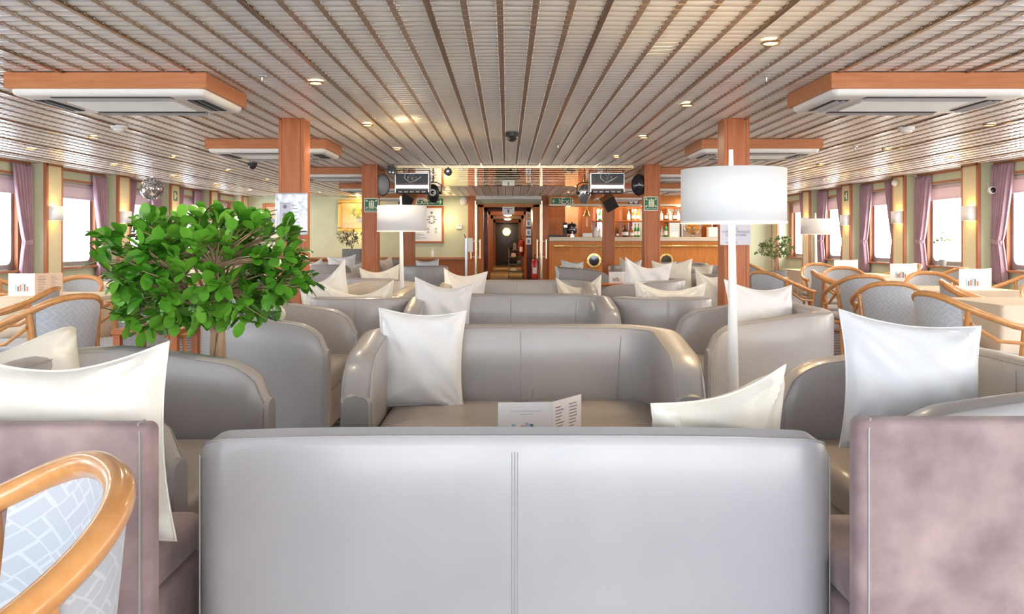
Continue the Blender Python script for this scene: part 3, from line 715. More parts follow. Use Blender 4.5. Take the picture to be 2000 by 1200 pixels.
tub('grey leather sofa facing us, third in the middle row', (.03, 6.48, 0), PI, 1.47, sofa=True, group='leather sofas in the middle row', name='sofa', cr=.2)
tub('grey leather sofa facing us, farthest in the middle row before the doorway', (.10, 8.63, 0), PI, 1.50, sofa=True, group='leather sofas in the middle row', name='sofa', cr=.2)
seats = [
 # label, x(front-centre of back outer), y, rot deg, width, depth
 ('wide grey leather tub chair on the left holding a crumpled cushion, facing the aisle', -1.70, 2.88, -90, 1.06),
 ('grey leather tub chair behind the leafy tree, facing the aisle', -1.78, 5.28, -90, 1.06),
 ('wide grey leather tub chair on the right holding the big white cushion', 1.83, 2.88, 90, 1.06),
 ('grey leather tub chair on the right behind the nearest floor lamp', 1.90, 5.28, 90, 1.06),
 ('small grey leather tub chair seen from behind, left of the third sofa', -1.05, 5.95, 0, .74),
 ('small grey leather tub chair seen from behind, before the nearest right column', 1.115, 5.95, 0, .74),
 ('leather tub chair turned right, holding a cream cushion left of the far lamp', -1.62, 8.95, -35, .80),
 ('leather tub chair with inner back towards us, behind the nearest left column', -2.25, 10.5, 180, .95),
 ('leather tub chair just behind the far floor lamp pole', -1.05, 8.35, 160, .80),
 ('leather tub chair turned away with a tall cushion before the middle right column', 1.76, 8.65, 65, .84),
 ('leather tub chair facing us behind the nearest right column', 2.12, 10.1, 180, .90),
 ('dark leather tub chair seen from behind, left of the doorway', -1.20, 13.0, 12, .72),
 ('leather tub chair below the bar porthole with two cushions', 0.72, 12.75, -90, .85),
 ('leather tub chair against the middle right column', 2.0, 13.65, 175, .80),
 ('wide leather sofa below the bar, right of the middle right column', 2.75, 15.2, 180, 1.5),
 ('leather tub chair farthest back on the left under the flower painting', -2.95, 15.2, 178, 1.3),
 ('leather tub chair seen from behind far left with bluish back', -2.95, 13.6, 0, .72),
 ('leather tub chair far back behind the middle left column', -2.2, 17.0, 188, .95),
 ('leather tub chair at the foot of the bar with warm sheen', 3.0, 13.3, 192, .90),
]
for lab, x, y, rz, wd in seats:
    tub(lab, (x, y, 0), R(rz), wd, group='leather tub chairs', sofa=wd > 1.2)
# ------------------------------------------------------------ cushions
def pillow(label, px, py, Y, size=.45, yaw=0, lean=-12, roll=0, sag=.0, thick=.13, m='satin', hs=1.0, seed=None, fold=0):
    rnd = random.Random(seed if seed is not None else int(px*7+py)); c = W(px, py, Y)
    t = thing('cushion', label, 'cushion', c, rot=(R(lean), R(roll), R(yaw)), group='cream scatter cushions')
    b = MB(); n = 22; A = [(rnd.uniform(2, 5), rnd.uniform(2, 5), rnd.uniform(0, 6), rnd.uniform(.002, .005)) for _ in range(6)]
    asy = rnd.uniform(-.5, .5); seedf = rnd.uniform(0, 3)
    def P(u, v, sd):
        u = 2*u-1; v = 2*v-1
        x = u*size/2*(1-.10*(1-v*v)); z = v*size*hs/2*(1-.08*(1-u*u))
        z -= sag*(1-abs(u)**1.7)*(v+1)/2*(1+asy*u)
        th = thick/2*((1-u**4)*(1-v**4))**.55*(1-.25*(u*u+v*v)/2)
        wr = sum(a*math.sin(fx*u*2+fy*v*2+p) for fx, fy, p, a in A)*min(1, (1-abs(u))*4)*min(1, (1-abs(v))*4)
        # radial creases from corners
        cr = 0
        for cu in (-1, 1):
            for cv in (-1, 1):
                du, dv = u-cu, v-cv; r_ = math.hypot(du, dv); an = math.atan2(dv, du)
                cr += .009*math.exp(-r_*1.5)*math.sin(an*11+cu*2+cv+seedf*3)*min(1, r_*3)
        y = sd*(th+(cr if th > .004 else 0)+wr)+fold*.05*math.sin(u*2.5+seedf)*(v+1)
        return Vector((x, y, z))
    N = 34
    for sd in (1, -1):
        b.grid((lambda u, v: P(u, v, sd)), N, N) if sd < 0 else b.grid((lambda u, v: P(v, u, sd)), N, N)
    build('cover', b, m, t, recalc=True)
    rim = MB(); pts = [P(i/20, 0, 1) for i in range(20)]+[P(1, i/20, 1) for i in range(20)]+[P(1-i/20, 1, 1) for i in range(20)]+[P(0, 1-i/20, 1) for i in range(20)]
    rim.tube([Vector((p.x, p.y-fold*0, p.z)) for p in pts], .0032, 5, closed=True); build('seam', rim, m, t)
    return t
pillow('large white cushion leaning on the left mauve velvet chair', 142, 874, 1.955, .47, -4, -6, -5, .03, m='satin', hs=.94)
pillow('crumpled cream cushion in the wide left tub chair', 42, 756, 2.95, .43, 60, -40, 10, .03, fold=1)
pillow('upright white cushion at the left end of the sofa facing us', 822, 701, 3.90, .40, 3, -8, 2, .012, m='satin_w', hs=1.12)
pillow('ivory cushion lying over the right end of the foreground sofa', 1402, 898, 2.16, .42, 26, 14, -9, .02)
pillow('big white cushion in the wide right tub chair', 1782, 752, 2.78, .50, 6, -14, 7, .012, m='satin_w', hs=.88)
pillow('white cushion behind the nearest floor lamp pole', 1487, 622, 5.25, .50, 20, -14, 5, .035, m='satin_w', hs=.9)
pillow('white cushion at the left end of the third sofa', 864, 604, 6.18, .43, 8, -8, 5, .05, m='satin_w')
pillow('peach ivory cushion at the right end of the third sofa', 1216, 636, 6.15, .42, -25, -8, -12, .11)
pillow('white cushion at the left end of the farthest middle sofa', 907, 570, 8.33, .43, 10, -8, 5, .05, m='satin_w')
pillow('cream cushion at the right end of the farthest middle sofa', 1133, 584, 8.33, .45, -12, -8, -5, .10)
pillow('cream cushion behind the cushion right of the farthest sofa', 1112, 541, 12.5, .42, -10, -10, -3, .07, hs=.8)
pillow('small white cushion topmost below the porthole of the bar', 1117, 527, 12.95, .34, 5, -14, 5, .02, m='satin_w', hs=.8)
pillow('cream cushion lodged in the tub chair behind the leafy tree', 500, 640, 5.2, .46, -60, -14, 14, .05, fold=1)
pillow('wide cream cushion sagging over the small left tub chair', 702, 606, 6.28, .52, 4, -5, -3, .085, hs=.8)
pillow('cream cushion leaning beside the nearest left column', 634, 578, 6.5, .46, -22, -8, -16, .10)
pillow('white cushion right of the middle left column foot', 743, 560, 9.25, .45, -8, -6, -5, .055)
pillow('white cushion farthest left on the leather bench', 612, 532, 13.98, .40, 20, -20, -15, .04, m='satin_w')
pillow('white cushion stacked under the flower painting', 668, 519, 14.80, .50, 3, -12, -5, .03, m='satin_w', hs=.72)
pillow('cream cushion right below the white stacked one', 678, 537, 14.45, .52, 10, -14, -4, .04, hs=.72)
pillow('peach cushion against the middle left column', 704, 540, 14.5, .40, 30, -10, 8, .05, hs=.8)
pillow('cream cushion glowing beside the far lamp pole', 754, 520, 16.5, .36, 50, -6, -10, .05)
pillow('white cushion on the dark tub chair left of the doorway', 836, 530, 13.35, .36, 6, -6, -4, .02, m='satin_w')
pillow('tall white cushion against the middle right column', 1262, 552, 8.72, .48, -12, -14, 6, .075, m='satin_w')
pillow('cream cushion right behind the tall white cushion', 1313, 546, 9.7, .46, -18, -14, -3, .04)
pillow('wide cream cushion sagging over the small right tub chair', 1308, 606, 6.28, .53, -3, -5, 2, .06, hs=.8)
pillow('cream cushion beside the nearest right column', 1388, 572, 9.55, .48, 35, -12, 10, .05)
pillow('small cream cushion left of the middle right column', 1230, 526, 13.15, .34, -10, -10, 6, .06)
pillow('cream cushion on the sofa below the bar', 1362, 540, 12.8, .46, -8, -14, 2, .03, hs=.8)
pillow('white cushion half hidden behind the middle right column', 1300, 527, 14.75, .40, 8, -14, 0, .03, m='satin_w', hs=.7)
# ------------------------------------------------------------ velvet chairs
for (x0, x1, Y, H, sd) in ((-1.40, -.712, 1.72, .828, 'left'), (.693, 1.38, 1.70, .842, 'right')):
    t = thing('velvet_chair', 'mauve velvet chair with square back in the %s foreground' % sd, 'chair', ((x0+x1)/2, Y, 0)); hw = (x1-x0)/2
    b = MB(); b.rbox(-hw, hw, 0, .055, .10, H, r=.016); build('backrest', b, 'velvet', t)
    ins = .05
    xa, xb = (-hw, hw-ins) if sd == 'left' else (-hw+ins*.45, hw)
    b = MB(); b.rbox(xa, xb, .058, .46, .10, .42, r=.02); build('seat_base', b, 'velvet', t)
    b = MB(); b.rbox(xa+.0, xb-.0, .06, .462, .422, .515, r=.03, puff=.008); build('seat', b, 'velvet', t)
    b = MB()
    for sx in (-1, 1): b.tube([(sx*(hw-.022), -.001, .12), (sx*(hw-.022), -.001, H-.02), (sx*(hw-.03), .01, H+.0005), (sx*(hw-.03), .045, H+.0005)], .0022, 5)
    build('piping', b, 'seam', t)
    for sx in (-1, 1):
        for yy in (.04, .42):
            b = MB(); b.cyl((sx*(hw-.09), yy, 0), (sx*(hw-.09), yy, .105), .014, .02, 10); build('leg', b, 'dark_wood', t)
# ------------------------------------------------------------ bentwood armchairs
def hoop(t):
    """t in [-1,1] : left arm end .. back apex .. right arm end"""
    a = abs(t); s = 1 if t >= 0 else -1
    key = [(0, 0, -.285, .845), (.12, .098, -.275, .838), (.24, .172, -.238, .812), (.36, .222, -.178, .776), (.5, .262, -.09, .735), (.65, .285, .015, .695), (.8, .286, .12, .660), (.92, .275, .20, .645), (1, .26, .25, .638)]
    for i in range(len(key)-1):
        if a <= key[i+1][0]+1e-9:
            def g(j): return key[max(0, min(len(key)-1, j))]
            k0, k1, k2, k3 = (g(i-1) if i > 0 else (-.12, -.098, -.275, .838)), g(i), g(i+1), g(i+2)
            u = (a-k1[0])/(k2[0]-k1[0]); out = []
            for c in (1, 2, 3):
                p0, p1, p2, p3 = k0[c], k1[c], k2[c], k3[c]
                out.append(.5*((2*p1)+(-p0+p2)*u+(2*p0-5*p1+4*p2-p3)*u*u+(-p0+3*p1-3*p2+p3)*u**3))
            return Vector((s*out[0], out[1], out[2]))
    return Vector((s*key[-1][1], key[-1][2], key[-1][3]))
def make_chair():
    t = thing('bentwood_armchair', '', 'chair')
    b = MB(); b.tube([hoop(-1+2*i/56) for i in range(57)], .022, 10); build('arm_hoop', b, 'beech', t)
    for s in (-1, 1):
        p = hoop(s*.40)
        b = MB(); b.tube([(p.x*1.0, p.y, p.z-.005), (p.x*.93, p.y-.005, .62), (p.x*.86, p.y-.015, .44), (p.x*.86, p.y-.05, .2), (p.x*.88, p.y-.11, 0)], [.016, .018, .019, .017, .014], 10); build('leg', b, 'beech', t)
        p = hoop(s*.93)
        b = MB(); b.tube([(p.x, p.y, p.z-.005), (p.x*.92, p.y+.004, .5), (p.x*.86, p.y+.008, .40), (p.x*.86, p.y+.01, 0)], [.015, .017, .018, .014], 10); build('leg', b, 'beech', t)
        b = MB(); a = hoop(s*.42); a.z -= .09; e = hoop(s*.90); e.z -= .10
        b.tube([a, (a+e)/2+Vector((s*.012, 0, -.045)), e], .012, 8); build('arm_brace', b, 'beech', t)
    def pad(u, v, o):
        ph = (u*2-1); z0 = .43; p = hoop(ph*.36); zt = p.z-.012
        wf = 1-.12*(1-v); z = z0+(zt-z0)*v
        e = 1-.9*(max(abs(ph)-.0, 0)**10)
        q = Vector((p.x*wf*.97, (p.y+.285)*1.0-.285+.012-(.035)*(v-.3), z))
        nrm = Vector((p.x*1.6, -1, 0)).normalized(); return q+nrm*o*.5
    b = MB(); b.grid(lambda u, v: pad(u, v, .022-.05), 16, 12); b.grid(lambda u, v: pad(v, u, .05-.05+.0*0), 12, 16)
    for (fu, fv) in (((lambda k: (k, 0)), 24), ):
        pass
    ring = [(i/16, 0) for i in range(16)]+[(1, i/12) for i in range(12)]+[(1-i/16, 1) for i in range(16)]+[(0, 1-i/12) for i in range(12)]
    K = len(ring); vs = [pad(u, v, -.028) for u, v in ring]+[pad(u, v, 0) for u, v in ring]
    b.add(vs, [(k, (k+1) % K, K+(k+1) % K, K+k) for k in range(K)])
    build('back_pad', b, 'weave', t)
    b = MB(); b.rbox(-.235, .235, -.20, .25, .415, .47, r=.05, puff=.012); build('seat', b, 'weave', t)
    b = MB(); b.tube([(-.235, -.19, .395), (-.24, .05, .395), (-.23, .24, .395), (0, .262, .395), (.23, .24, .395), (.24, .05, .395), (.235, -.19, .395), (0, -.215, .395)], .02, 8, closed=True); build('seat_rail', b, 'beech', t)
    return t
ch = make_chair(); used = [False]
def chair(label, x, y, rz, group='bentwood armchairs around the tables', tilt=0):
    place(ch, used[0], label, 'chair', (x, y, 0), R(rz), group); used[0] = True
chair('bentwood armchair in the bottom left corner, closest to the camera', -.83, 1.138, 128, 'bentwood armchairs around the tables')
# ------------------------------------------------------------ dining tables
def table(x, y, label, sz=(.8, .8), rz=0, H=.745):
    t = thing('dining_table', 'table under the cloth '+label, 'table', (x, y, 0), rz, 'dining tables')
    hx, hy = sz[0]/2, sz[1]/2
    b = MB(); b.box(-hx, hx, -hy, hy, H-.03, H-.004); build('tabletop', b, 'beech', t, False)
    b = MB(); b.cyl((0, 0, .03), (0, 0, H-.03), .04); build('pedestal', b, 'wood', t)
    b = MB(); b.lathe([(.26, 0), (.26, .015), (.06, .04), (0, .04)], 24); build('base', b, 'wood', t)
    k = MB(); z1 = H; drop = .30; n = 96
    rim = []
    rr = rr_loop(-hx-.006, hx+.006, -hy-.006, hy+.006, .03, 5); rr = [(p[0], p[1]) for p in rr]
    # dense perimeter
    per = []
    for i in range(len(rr)):
        a, c = rr[i], rr[(i+1) % len(rr)]; m = max(1, int(math.hypot(c[0]-a[0], c[1]-a[1])/.03))
        for q in range(m): per.append((a[0]+(c[0]-a[0])*q/m, a[1]+(c[1]-a[1])*q/m))
    K = len(per); vs = [Vector((0, 0, z1))]; lv = []
    for L, dz in enumerate((0, .006, .06, .14, .22, drop)):
        for i, (px_, py_) in enumerate(per):
            an = math.atan2(py_, px_); dcor = min(abs(abs(px_)-hx), .3)+min(abs(abs(py_)-hy), .3)
            cf = math.exp(-dcor*9); o = (dz/drop)**1.1*(.02+.07*cf+.012*math.sin(an*14+L*.2)) if dz else 0
            r_ = math.hypot(px_, py_); dd = dz*(1+.35*cf)
            vs.append(Vector((px_+px_/r_*o, py_+py_/r_*o, z1-dd)))
    fs = [(0, 1+i, 1+(i+1) % K) for i in range(K)]
    for L in range(5):
        for i in range(K): fs.append((1+L*K+i, 1+(L+1)*K+i, 1+(L+1)*K+(i+1) % K, 1+L*K+(i+1) % K))
    k.add(vs, fs); o = build('tablecloth', k, 'cloth', None); o.location = (x, y, 0); o.rotation_euler = (0, 0, rz)
    o.modifiers.new('s', 'SOLIDIFY').thickness = .002
    tag(o, 'ivory tablecloth '+label, 'tablecloth', 'ivory tablecloths')
def menu(label, x, y, z, rz=0, s=1.0, two=True, m2='paper'):
    t = thing('menu_card', label, 'menu card', (x, y, z+.0015), rz, 'standing menu cards')
    wd, h = .185*s, .155*s
    b = MB(); b.box(-wd/2, wd/2, -.001, .001, 0, h); build('front_panel', b, 'paper', t, False)
    M4 = Matrix.Translation((wd/2, 0, 0)) @ Matrix.Rotation(R(50), 4, 'Z')
    b = MB(); b.box(0, wd, -.001, .001, 0, h, M4); o = build('side_panel', b, m2, t, False)
    b = MB()
    for r_ in range(11):
        for c_ in range(2):
            x0 = .02*s+c_*.085*s; b.box(x0, x0+random.uniform(.03, .055)*s, -.0016, -.001, h*.86-r_*.011*s-.003, h*.86-r_*.011*s, M4)
    build('printed_lines', b, 'ink', o, False)
    b = MB(); b.box(-.05*s, .055*s, -.0016, -.001, h*.80, h*.815); b.box(-.02*s, .03*s, -.0016, -.001, h*.73, h*.742); build('heading', b, 'paper2', t, False)
    b = MB(); xs_ = (-.04, -.024, -.008, .006, .022, .04)
    for i, xx in enumerate(xs_):
        hh = (.05, .035, .045, .055, .05, .034)[i]*s; b.cur = i % 3
        b.box((xx-.006)*s, (xx+.006)*s, -.0018, -.001, h*.2, h*.2+hh); b.cur = 0; b.box((xx-.0012)*s, (xx+.0012)*s, -.0018, -.001, h*.12, h*.2)
    build('drinks_picture', b, ['ink_blue', 'ink', 'ink_red'], t, False)
    return t
TR = [(3.80, 6.3), (4.12, 7.95), (4.40, 9.5), (4.50, 11.1), (4.60, 12.7)]
tn = ('nearest on the right side', 'second on the right side', 'third on the right side', 'fourth on the right side', 'fifth on the right side, before the small tree')
for i, (x, y) in enumerate(TR): table(x, y, tn[i])
menu('white menu card nearest on the right tables', 4.12, 7.62, .745, R(-2), 1.22); menu('white menu card second on the right tables', 4.22, 9.22, .745, R(0), 1.22); menu('white menu card farthest on the right tables', 4.22, 10.80, .745, R(0), 1.22)
TL = [(-3.60, 7.0), (-4.0, 8.75), (-4.2, 10.5), (-4.3, 12.3)]
for i, (x, y) in enumerate(TL): table(x, y, tn[i].replace('right', 'left').split(',')[0])
menu('menu card with peach side panel on the nearest left table', -3.87, 6.86, .745, R(0), 1.15, m2='paper_pink')
# right hand chairs
C_ = chair
C_('bentwood armchair seen squarely from behind left of the nearest right table', 3.16, 7.10, -22)
C_('bentwood armchair facing right, directly left of the nearest right tablecloth', 2.99, 5.62, -80)
C_('bentwood armchair facing us beyond the nearest right tablecloth', 3.86, 7.02, -118)
C_('bentwood armchair at the right edge behind the nearest right tablecloth', 4.50, 6.98, 170)
C_('pale fronted bentwood armchair behind the nearest right menu card', 4.35, 8.72, 172)
C_('bentwood armchair with wide arch left of the nearest right menu card', 3.45, 8.45, -8)
C_('bentwood armchair at the aisle right of the small tree, seen from behind', 2.93, 9.25, -58)
C_('bentwood armchair just behind the one at the right aisle, facing us', 3.62, 9.35, -112)
C_('bentwood armchair between the second and third right menu cards', 4.05, 10.3, 165)
C_('bentwood armchair at the right window beside the nearest menu card', 5.30, 8.9, 100)
C_('bentwood armchair at the right window beyond the second menu card', 5.15, 10.2, 95)
C_('bentwood armchair at the far right tables near the small tree', 3.72, 12.5, -80)
C_('bentwood armchair at the right window farther back', 5.4, 11.9, 95)
C_('small looking bentwood armchair left of the farthest right menu card', 4.35, 11.85, 175)
# left hand chairs
C_('bentwood armchair at the left edge with pale pad, before the nearest left table', -3.52, 6.12, 105)
C_('bentwood armchair left of the leafy tree with long arm towards the edge', -2.88, 5.42, 62)
C_('bentwood armchair half hidden by the leaves, facing left', -2.78, 6.28, 62)
C_('bentwood armchair behind the nearest left tablecloth', -3.95, 7.72, 178)
C_('bentwood armchair at the left edge beyond the menu card', -4.65, 7.1, -110)
C_('bentwood armchair beyond the second left tablecloth', -4.35, 9.5, 175)
C_('bentwood armchair at the left window by the second tablecloth', -5.1, 8.7, -90)
C_('bentwood armchair at the third left table, aisle side', -3.4, 10.6, 85)
C_('bentwood armchair between the leafy tree and the nearest left column', -2.85, 7.5, 75)
# coffee tables
def coffee(x, y, label, H=.46, sx=.55, sy=.40):
    t = thing('coffee_table', label, 'coffee table', (x, y, 0))
    b = MB(); b.rbox(-sx/2, sx/2, -sy/2, sy/2, H-.03, H, r=.012); build('tabletop', b, 'wood', t)
    b = MB(); b.cyl((0, 0, .02), (0, 0, H-.03), .035); build('pedestal', b, 'silver', t)
    b = MB(); b.lathe([(.17, 0), (.17, .012), (.04, .025), (0, .025)], 24); build('base', b, 'silver', t)
coffee(.12, 3.02, 'low wooden table between the two nearest sofas under the menu card', .487)
menu('open white menu card standing behind the foreground sofa', .062, 2.93, .487, R(3), 1.0)
t = thing('reading_pen', 'thin dark stirrer sticking up behind the foreground menu card', 'stirrer', W(1034, 800, 3.02)); t.location.z = .4885
b = MB(); b.cyl((-.012, 0, 0), (.014, 0, .185), .0022, n=8); build('rod', b, 'ink', t); b = MB(); b.lathe([(.02, 0), (.02, .004), (.006, .008), (.006, .02), (0, .021)], 12, (-.012, 0, 0)); build('foot', b, 'ink', t); t.name = 'drink_stirrer'
coffee(1.33, 10.5, 'low table with a menu card left of the middle right column', .66)
menu('small white menu card between the far right columns', 1.32, 10.42, .66, 0, .9)
for k, (x, y, nm) in enumerate(((-2.05, 4.6, 'beside the leafy tree'), )):
    t = thing('side_table', 'dark wooden side table frame '+nm, 'side table', (x-.1, y+.7, 0))
    b = MB(); b.box(-.2, .2, -.2, .2, .63, .66); build('tabletop', b, 'wood', t, False, .004)
    for sx in (-1, 1):
        for sy in (-1, 1):
            b = MB(); b.box(sx*.17-.02, sx*.17+.02, sy*.17-.02, sy*.17+.02, 0, .63); build('leg', b, 'wood', t, False)
    b = MB(); b.box(-.17, .17, -.175, -.15, .4, .43); b.box(-.17, .17, .15, .175, .4, .43); build('stretcher', b, 'wood', t, False)
# ------------------------------------------------------------ floor lamps
def floor_lamp(px, Y, label, lit=True):
    x = (px-VX)/F*Y; t = thing('floor_lamp', label, 'lamp', (x, Y, 0), group='white drum floor lamps')
    b = MB(); b.lathe([(.15, 0), (.15, .012), (.05, .022), (.03, .03)], 32); build('base', b, 'white', t)
    b = MB(); b.tube([(0.012, 0, .02), (0, 0, .55), (-.006, 0, 1.27), (-.010, 0, 1.59)], [.027, .0245, .014, .009], 16); build('pole', b, 'white', t)
    b = MB(); b.lathe([(.225, 1.270), (.225, 1.503)], 48, cap=False); o = build('lamp_shade', b, 'shade', t); o.modifiers.new('s', 'SOLIDIFY').thickness = .003
    b = MB(); b.lathe([(.228, 1.268), (.228, 1.276), (.224, 1.276), (.224, 1.268), (.228, 1.268)], 48, cap=False); build('shade_rim', b, 'white', t)
    b = MB()
    for a in (0, 2*PI/3, 4*PI/3): b.cyl((0, 0, 1.44), (.225*math.cos(a), .225*math.sin(a), 1.44), .003, n=6)
    build('spider', b, 'white', t)
    b = MB(); b.sphere((.0, -.045, 1.36), .03, 12); b.sphere((.0, .045, 1.36), .03, 12); build('bulb', b, 'bulb', t)
    lamp_light((.06, -.06, 1.34), 5, (1, .66, .26), .04, t); lamp_light((-.06, .06, 1.34), 5, (1, .70, .30), .04, t)
floor_lamp(1432, 3.76, 'nearest floor lamp with wide white drum shade right of centre')
floor_lamp(785, 7.85, 'floor lamp with white drum shade left of centre')
floor_lamp(1594, 12.9, 'farthest floor lamp with white shade near the right windows')
# ------------------------------------------------------------ plants
def leaf(b, p, d, up, L, wd, curl=.15):
    d = d.normalized(); s = d.cross(up)
    if s.length < 1e-4: s = d.cross(Vector((1, 0, 0)))
    s.normalize(); n = s.cross(d).normalized(); vs = []; prof = [(0, .04), (.25, .55), (.55, .98), (.8, .86), (.95, .42), (1.0, .04)]
    for (t_, w_) in prof:
        c_ = p+d*(L*t_)-n*(curl*L*t_*t_)
        vs += [c_-s*(wd/2*w_)+n*(.10*wd*w_), c_, c_+s*(wd/2*w_)+n*(.10*wd*w_)]
    fs = []
    for i in range(len(prof)-1):
        a = i*3; fs += [(a, a+1, a+4, a+3), (a+1, a+2, a+5, a+4)]
    b.add(vs, fs)
def tree(label, base, top_c, rad, n_tips, L, wd, trunk_r, forks, seed, name='potted_tree', m='leaf', pot=None, per=(5, 8), trunk_h=None):
    rnd = random.Random(seed); t = thing(name, label, 'plant', base)
    tc_ = Vector(top_c)-Vector(base)
    br = MB(); fo = MB(); zf = trunk_h
    for k in range(forks):
        a = 2*PI*k/forks; r_ = trunk_r*.8
        pts = [Vector((math.cos(a+tw)*r_*(1+.3*i*.2), math.sin(a+tw)*r_, pot[1]-.05+(zf-pot[1]+.05)*i/5)) for i, tw in ((j, j*.5) for j in range(6))]
        pts.append(pts[-1]+Vector((math.cos(a)*.05, math.sin(a)*.05, .07)))
        br.tube(pts, [trunk_r*(1-.07*i) for i in range(7)], 8)
    tips = []
    for k in range(n_tips):
        while True:
            v = Vector((rnd.uniform(-1, 1), rnd.uniform(-1, 1), rnd.uniform(-1, 1)))
            if .25 < v.length < 1: break
        v = v.normalized()*(v.length**.55); lump = 1+.16*math.sin(v.x*5+seed)*math.cos(v.z*4+seed*2)
        zz = v.z*(1-.30*(1+v.x)/2) if v.z < 0 else v.z
        p = tc_+Vector((v.x*rad[0]*lump, v.y*rad[1]*lump, zz*rad[2]*lump)); tips.append((p, v))
    limbs = []
    for k in range(max(5, n_tips//14)):
        p, v = tips[k*len(tips)//max(5, n_tips//14)]
        e_ = tc_+(p-tc_)*.45+Vector((0, 0, -.15*rad[2])); s = Vector((rnd.uniform(-1, 1)*trunk_r, rnd.uniform(-1, 1)*trunk_r, zf))
        br.tube([s, s.lerp(e_, .5)+Vector((rnd.uniform(-.02, .02), rnd.uniform(-.02, .02), .01)), e_], [trunk_r*.5, trunk_r*.38, trunk_r*.24], 6); limbs.append(e_)
    for p, v in tips:
        e_ = min(limbs, key=lambda q: (q-p).length)
        br.tube([e_, e_.lerp(p, .5)+Vector((rnd.uniform(-.015, .015), rnd.uniform(-.015, .015), .012)), p], [trunk_r*.2, trunk_r*.13, trunk_r*.06], 4)
        for q in range(rnd.randint(*per)):
            a = 2*PI*rnd.random(); ou = v.normalized(); t1 = ou.cross(Vector((.3, .2, 1))).normalized(); t2 = ou.cross(t1)
            d = (ou*rnd.uniform(.3, 1)+(t1*math.cos(a)+t2*math.sin(a))*rnd.uniform(.6, 1.1)+Vector((0, 0, .25)))
            leaf(fo, p-ou*rnd.uniform(0, .05), d, Vector((rnd.uniform(-.4, .4), rnd.uniform(-.4, .4), 1)), L*rnd.uniform(.65, 1.1), wd*rnd.uniform(.7, 1.1))
    build('branches', br, 'bark', t); build('foliage', fo, m, t)
    pr, ph = pot
    b = MB(); b.lathe([(pr*.8, 0), (pr, ph-.02), (pr*1.03, ph-.02), (pr*1.03, ph), (pr*.93, ph), (pr*.9, ph-.05)], 28, cap=False); build('pot', b, 'pot', t)
    b = MB(); b.lathe([(pr*.91, ph-.05), (0, ph-.04)], 28); build('soil', b, 'soil', t)
    return t
tree('large leafy green tree in a pot on the left', (-1.25, 3.72, 0), (-1.32, 3.72, 1.045), (.44, .40, .29), 330, .085, .052, .021, 4, 5, pot=(.17, .40), trunk_h=.80, per=(4, 7))
tree('small leafy tree by the right tables, near the far lamp', (3.53, 11.3, 0), (3.53, 11.3, 1.08), (.28, .24, .17), 70, .05, .03, .012, 3, 9, pot=(.14, .78), trunk_h=.92, m='leaf_pale')
t = tree('sparse olive plant in a grey wicker box under the flower painting', (-3.42, 19.0, .62), (-3.42, 19.0, 1.22), (.32, .2, .17), 50, .09, .022, .01, 3, 12, m='leaf_olive', pot=(.02, .10), trunk_h=.36, per=(6, 9))
for c_ in list(t.children):
    if c_.name.startswith(('pot', 'soil')): bpy.data.objects.remove(c_)
b = MB(); b.rbox(-.2, .2, -.12, .12, 0, .36, r=.015, n=4); build('wicker_box', b, 'wicker', t)
t = thing('low_cabinet', 'low wooden ledge carrying the wicker plant box', 'cabinet', (-3.42, 19.0, 0)); b = MB(); b.box(-.5, .5, -.2, .2, 0, .59); build('body', b, 'wood', t, False, .004); b = MB(); b.box(-.52, .52, -.22, .22, .59, .62); build('top', b, 'counter', t, False, .004)
tree('small pale plant on the right windowsill', (CX+XW-.10, 12.45, .80), (CX+XW-.12, 12.45, 1.22), (.13, .10, .09), 12, .05, .03, .004, 2, 4, m='leaf_pale', pot=(.05, .10), trunk_h=.28, per=(3, 5))
# ============================================================ FAR LEFT WALL
YW = Y1-.001
def frame_pic(x0, x1, y0, y1, label, cat, fm, fw, art):
    a = W(x0, y0, Y1-.02); c = W(x1, y1, Y1-.02); cx, cz = (a.x+c.x)/2, (a.z+c.z)/2; hw, hh = (c.x-a.x)/2, (a.z-c.z)/2
    t = thing('framed_picture', label, cat, (cx, Y1-.025, cz))
    b = MB()
    for (xa, xb, za, zb) in ((-hw, hw, hh-fw, hh), (-hw, hw, -hh, -hh+fw), (-hw, -hw+fw, -hh+fw, hh-fw), (hw-fw, hw, -hh+fw, hh-fw)): b.box(xa, xb, -.03, .02, za, zb)
    build('frame', b, fm, t, False, fw*.25)
    art(t, hw-fw, hh-fw); return t
def art_flowers(t, hw, hh):
    b = MB(); b.box(-hw, hw, -.002, .004, -hh, hh); build('canvas', b, mat('ochre canvas', (.78, .55, .20), .6, noise=((.92, .80, .45), 2.5, 4)), t, False)
    b = MB(); b.box(-hw, hw, -.004, -.002, -hh, -hh*.52); build('painted_table', b, mat('painted table', (.80, .62, .38), .6), t, False)
    rnd = random.Random(3); b = MB()
    for k in range(46):
        a = rnd.uniform(0, 2*PI); r_ = rnd.uniform(0, 1)**.5; x = hw*.1+r_*math.cos(a)*hw*.55; z = hh*.15+r_*math.sin(a)*hh*.48; b.cur = k % 3
        b.lathe([(0, -.003), (rnd.uniform(.02, .045), 0)], 8, (x, -.005-k*.0001, z), 'y')
    build('painted_flowers', b, [mat('painted yellow', (.85, .60, .12), .6), mat('painted cream', (.92, .80, .55), .6), mat('painted leaf', (.35, .38, .14), .6)], t, False)
    b = MB(); b.add([(-hw*.05, -.0105, -hh*.22), (hw*.62, -.0105, -hh*.22), (hw*.5, -.0105, -hh*.62), (hw*.08, -.0105, -hh*.62)], [(0, 1, 2, 3)]); build('painted_bowl', b, mat('painted porcelain', (.62, .62, .66), .5, noise=((.40, .42, .55), 25, 2)), t, False)
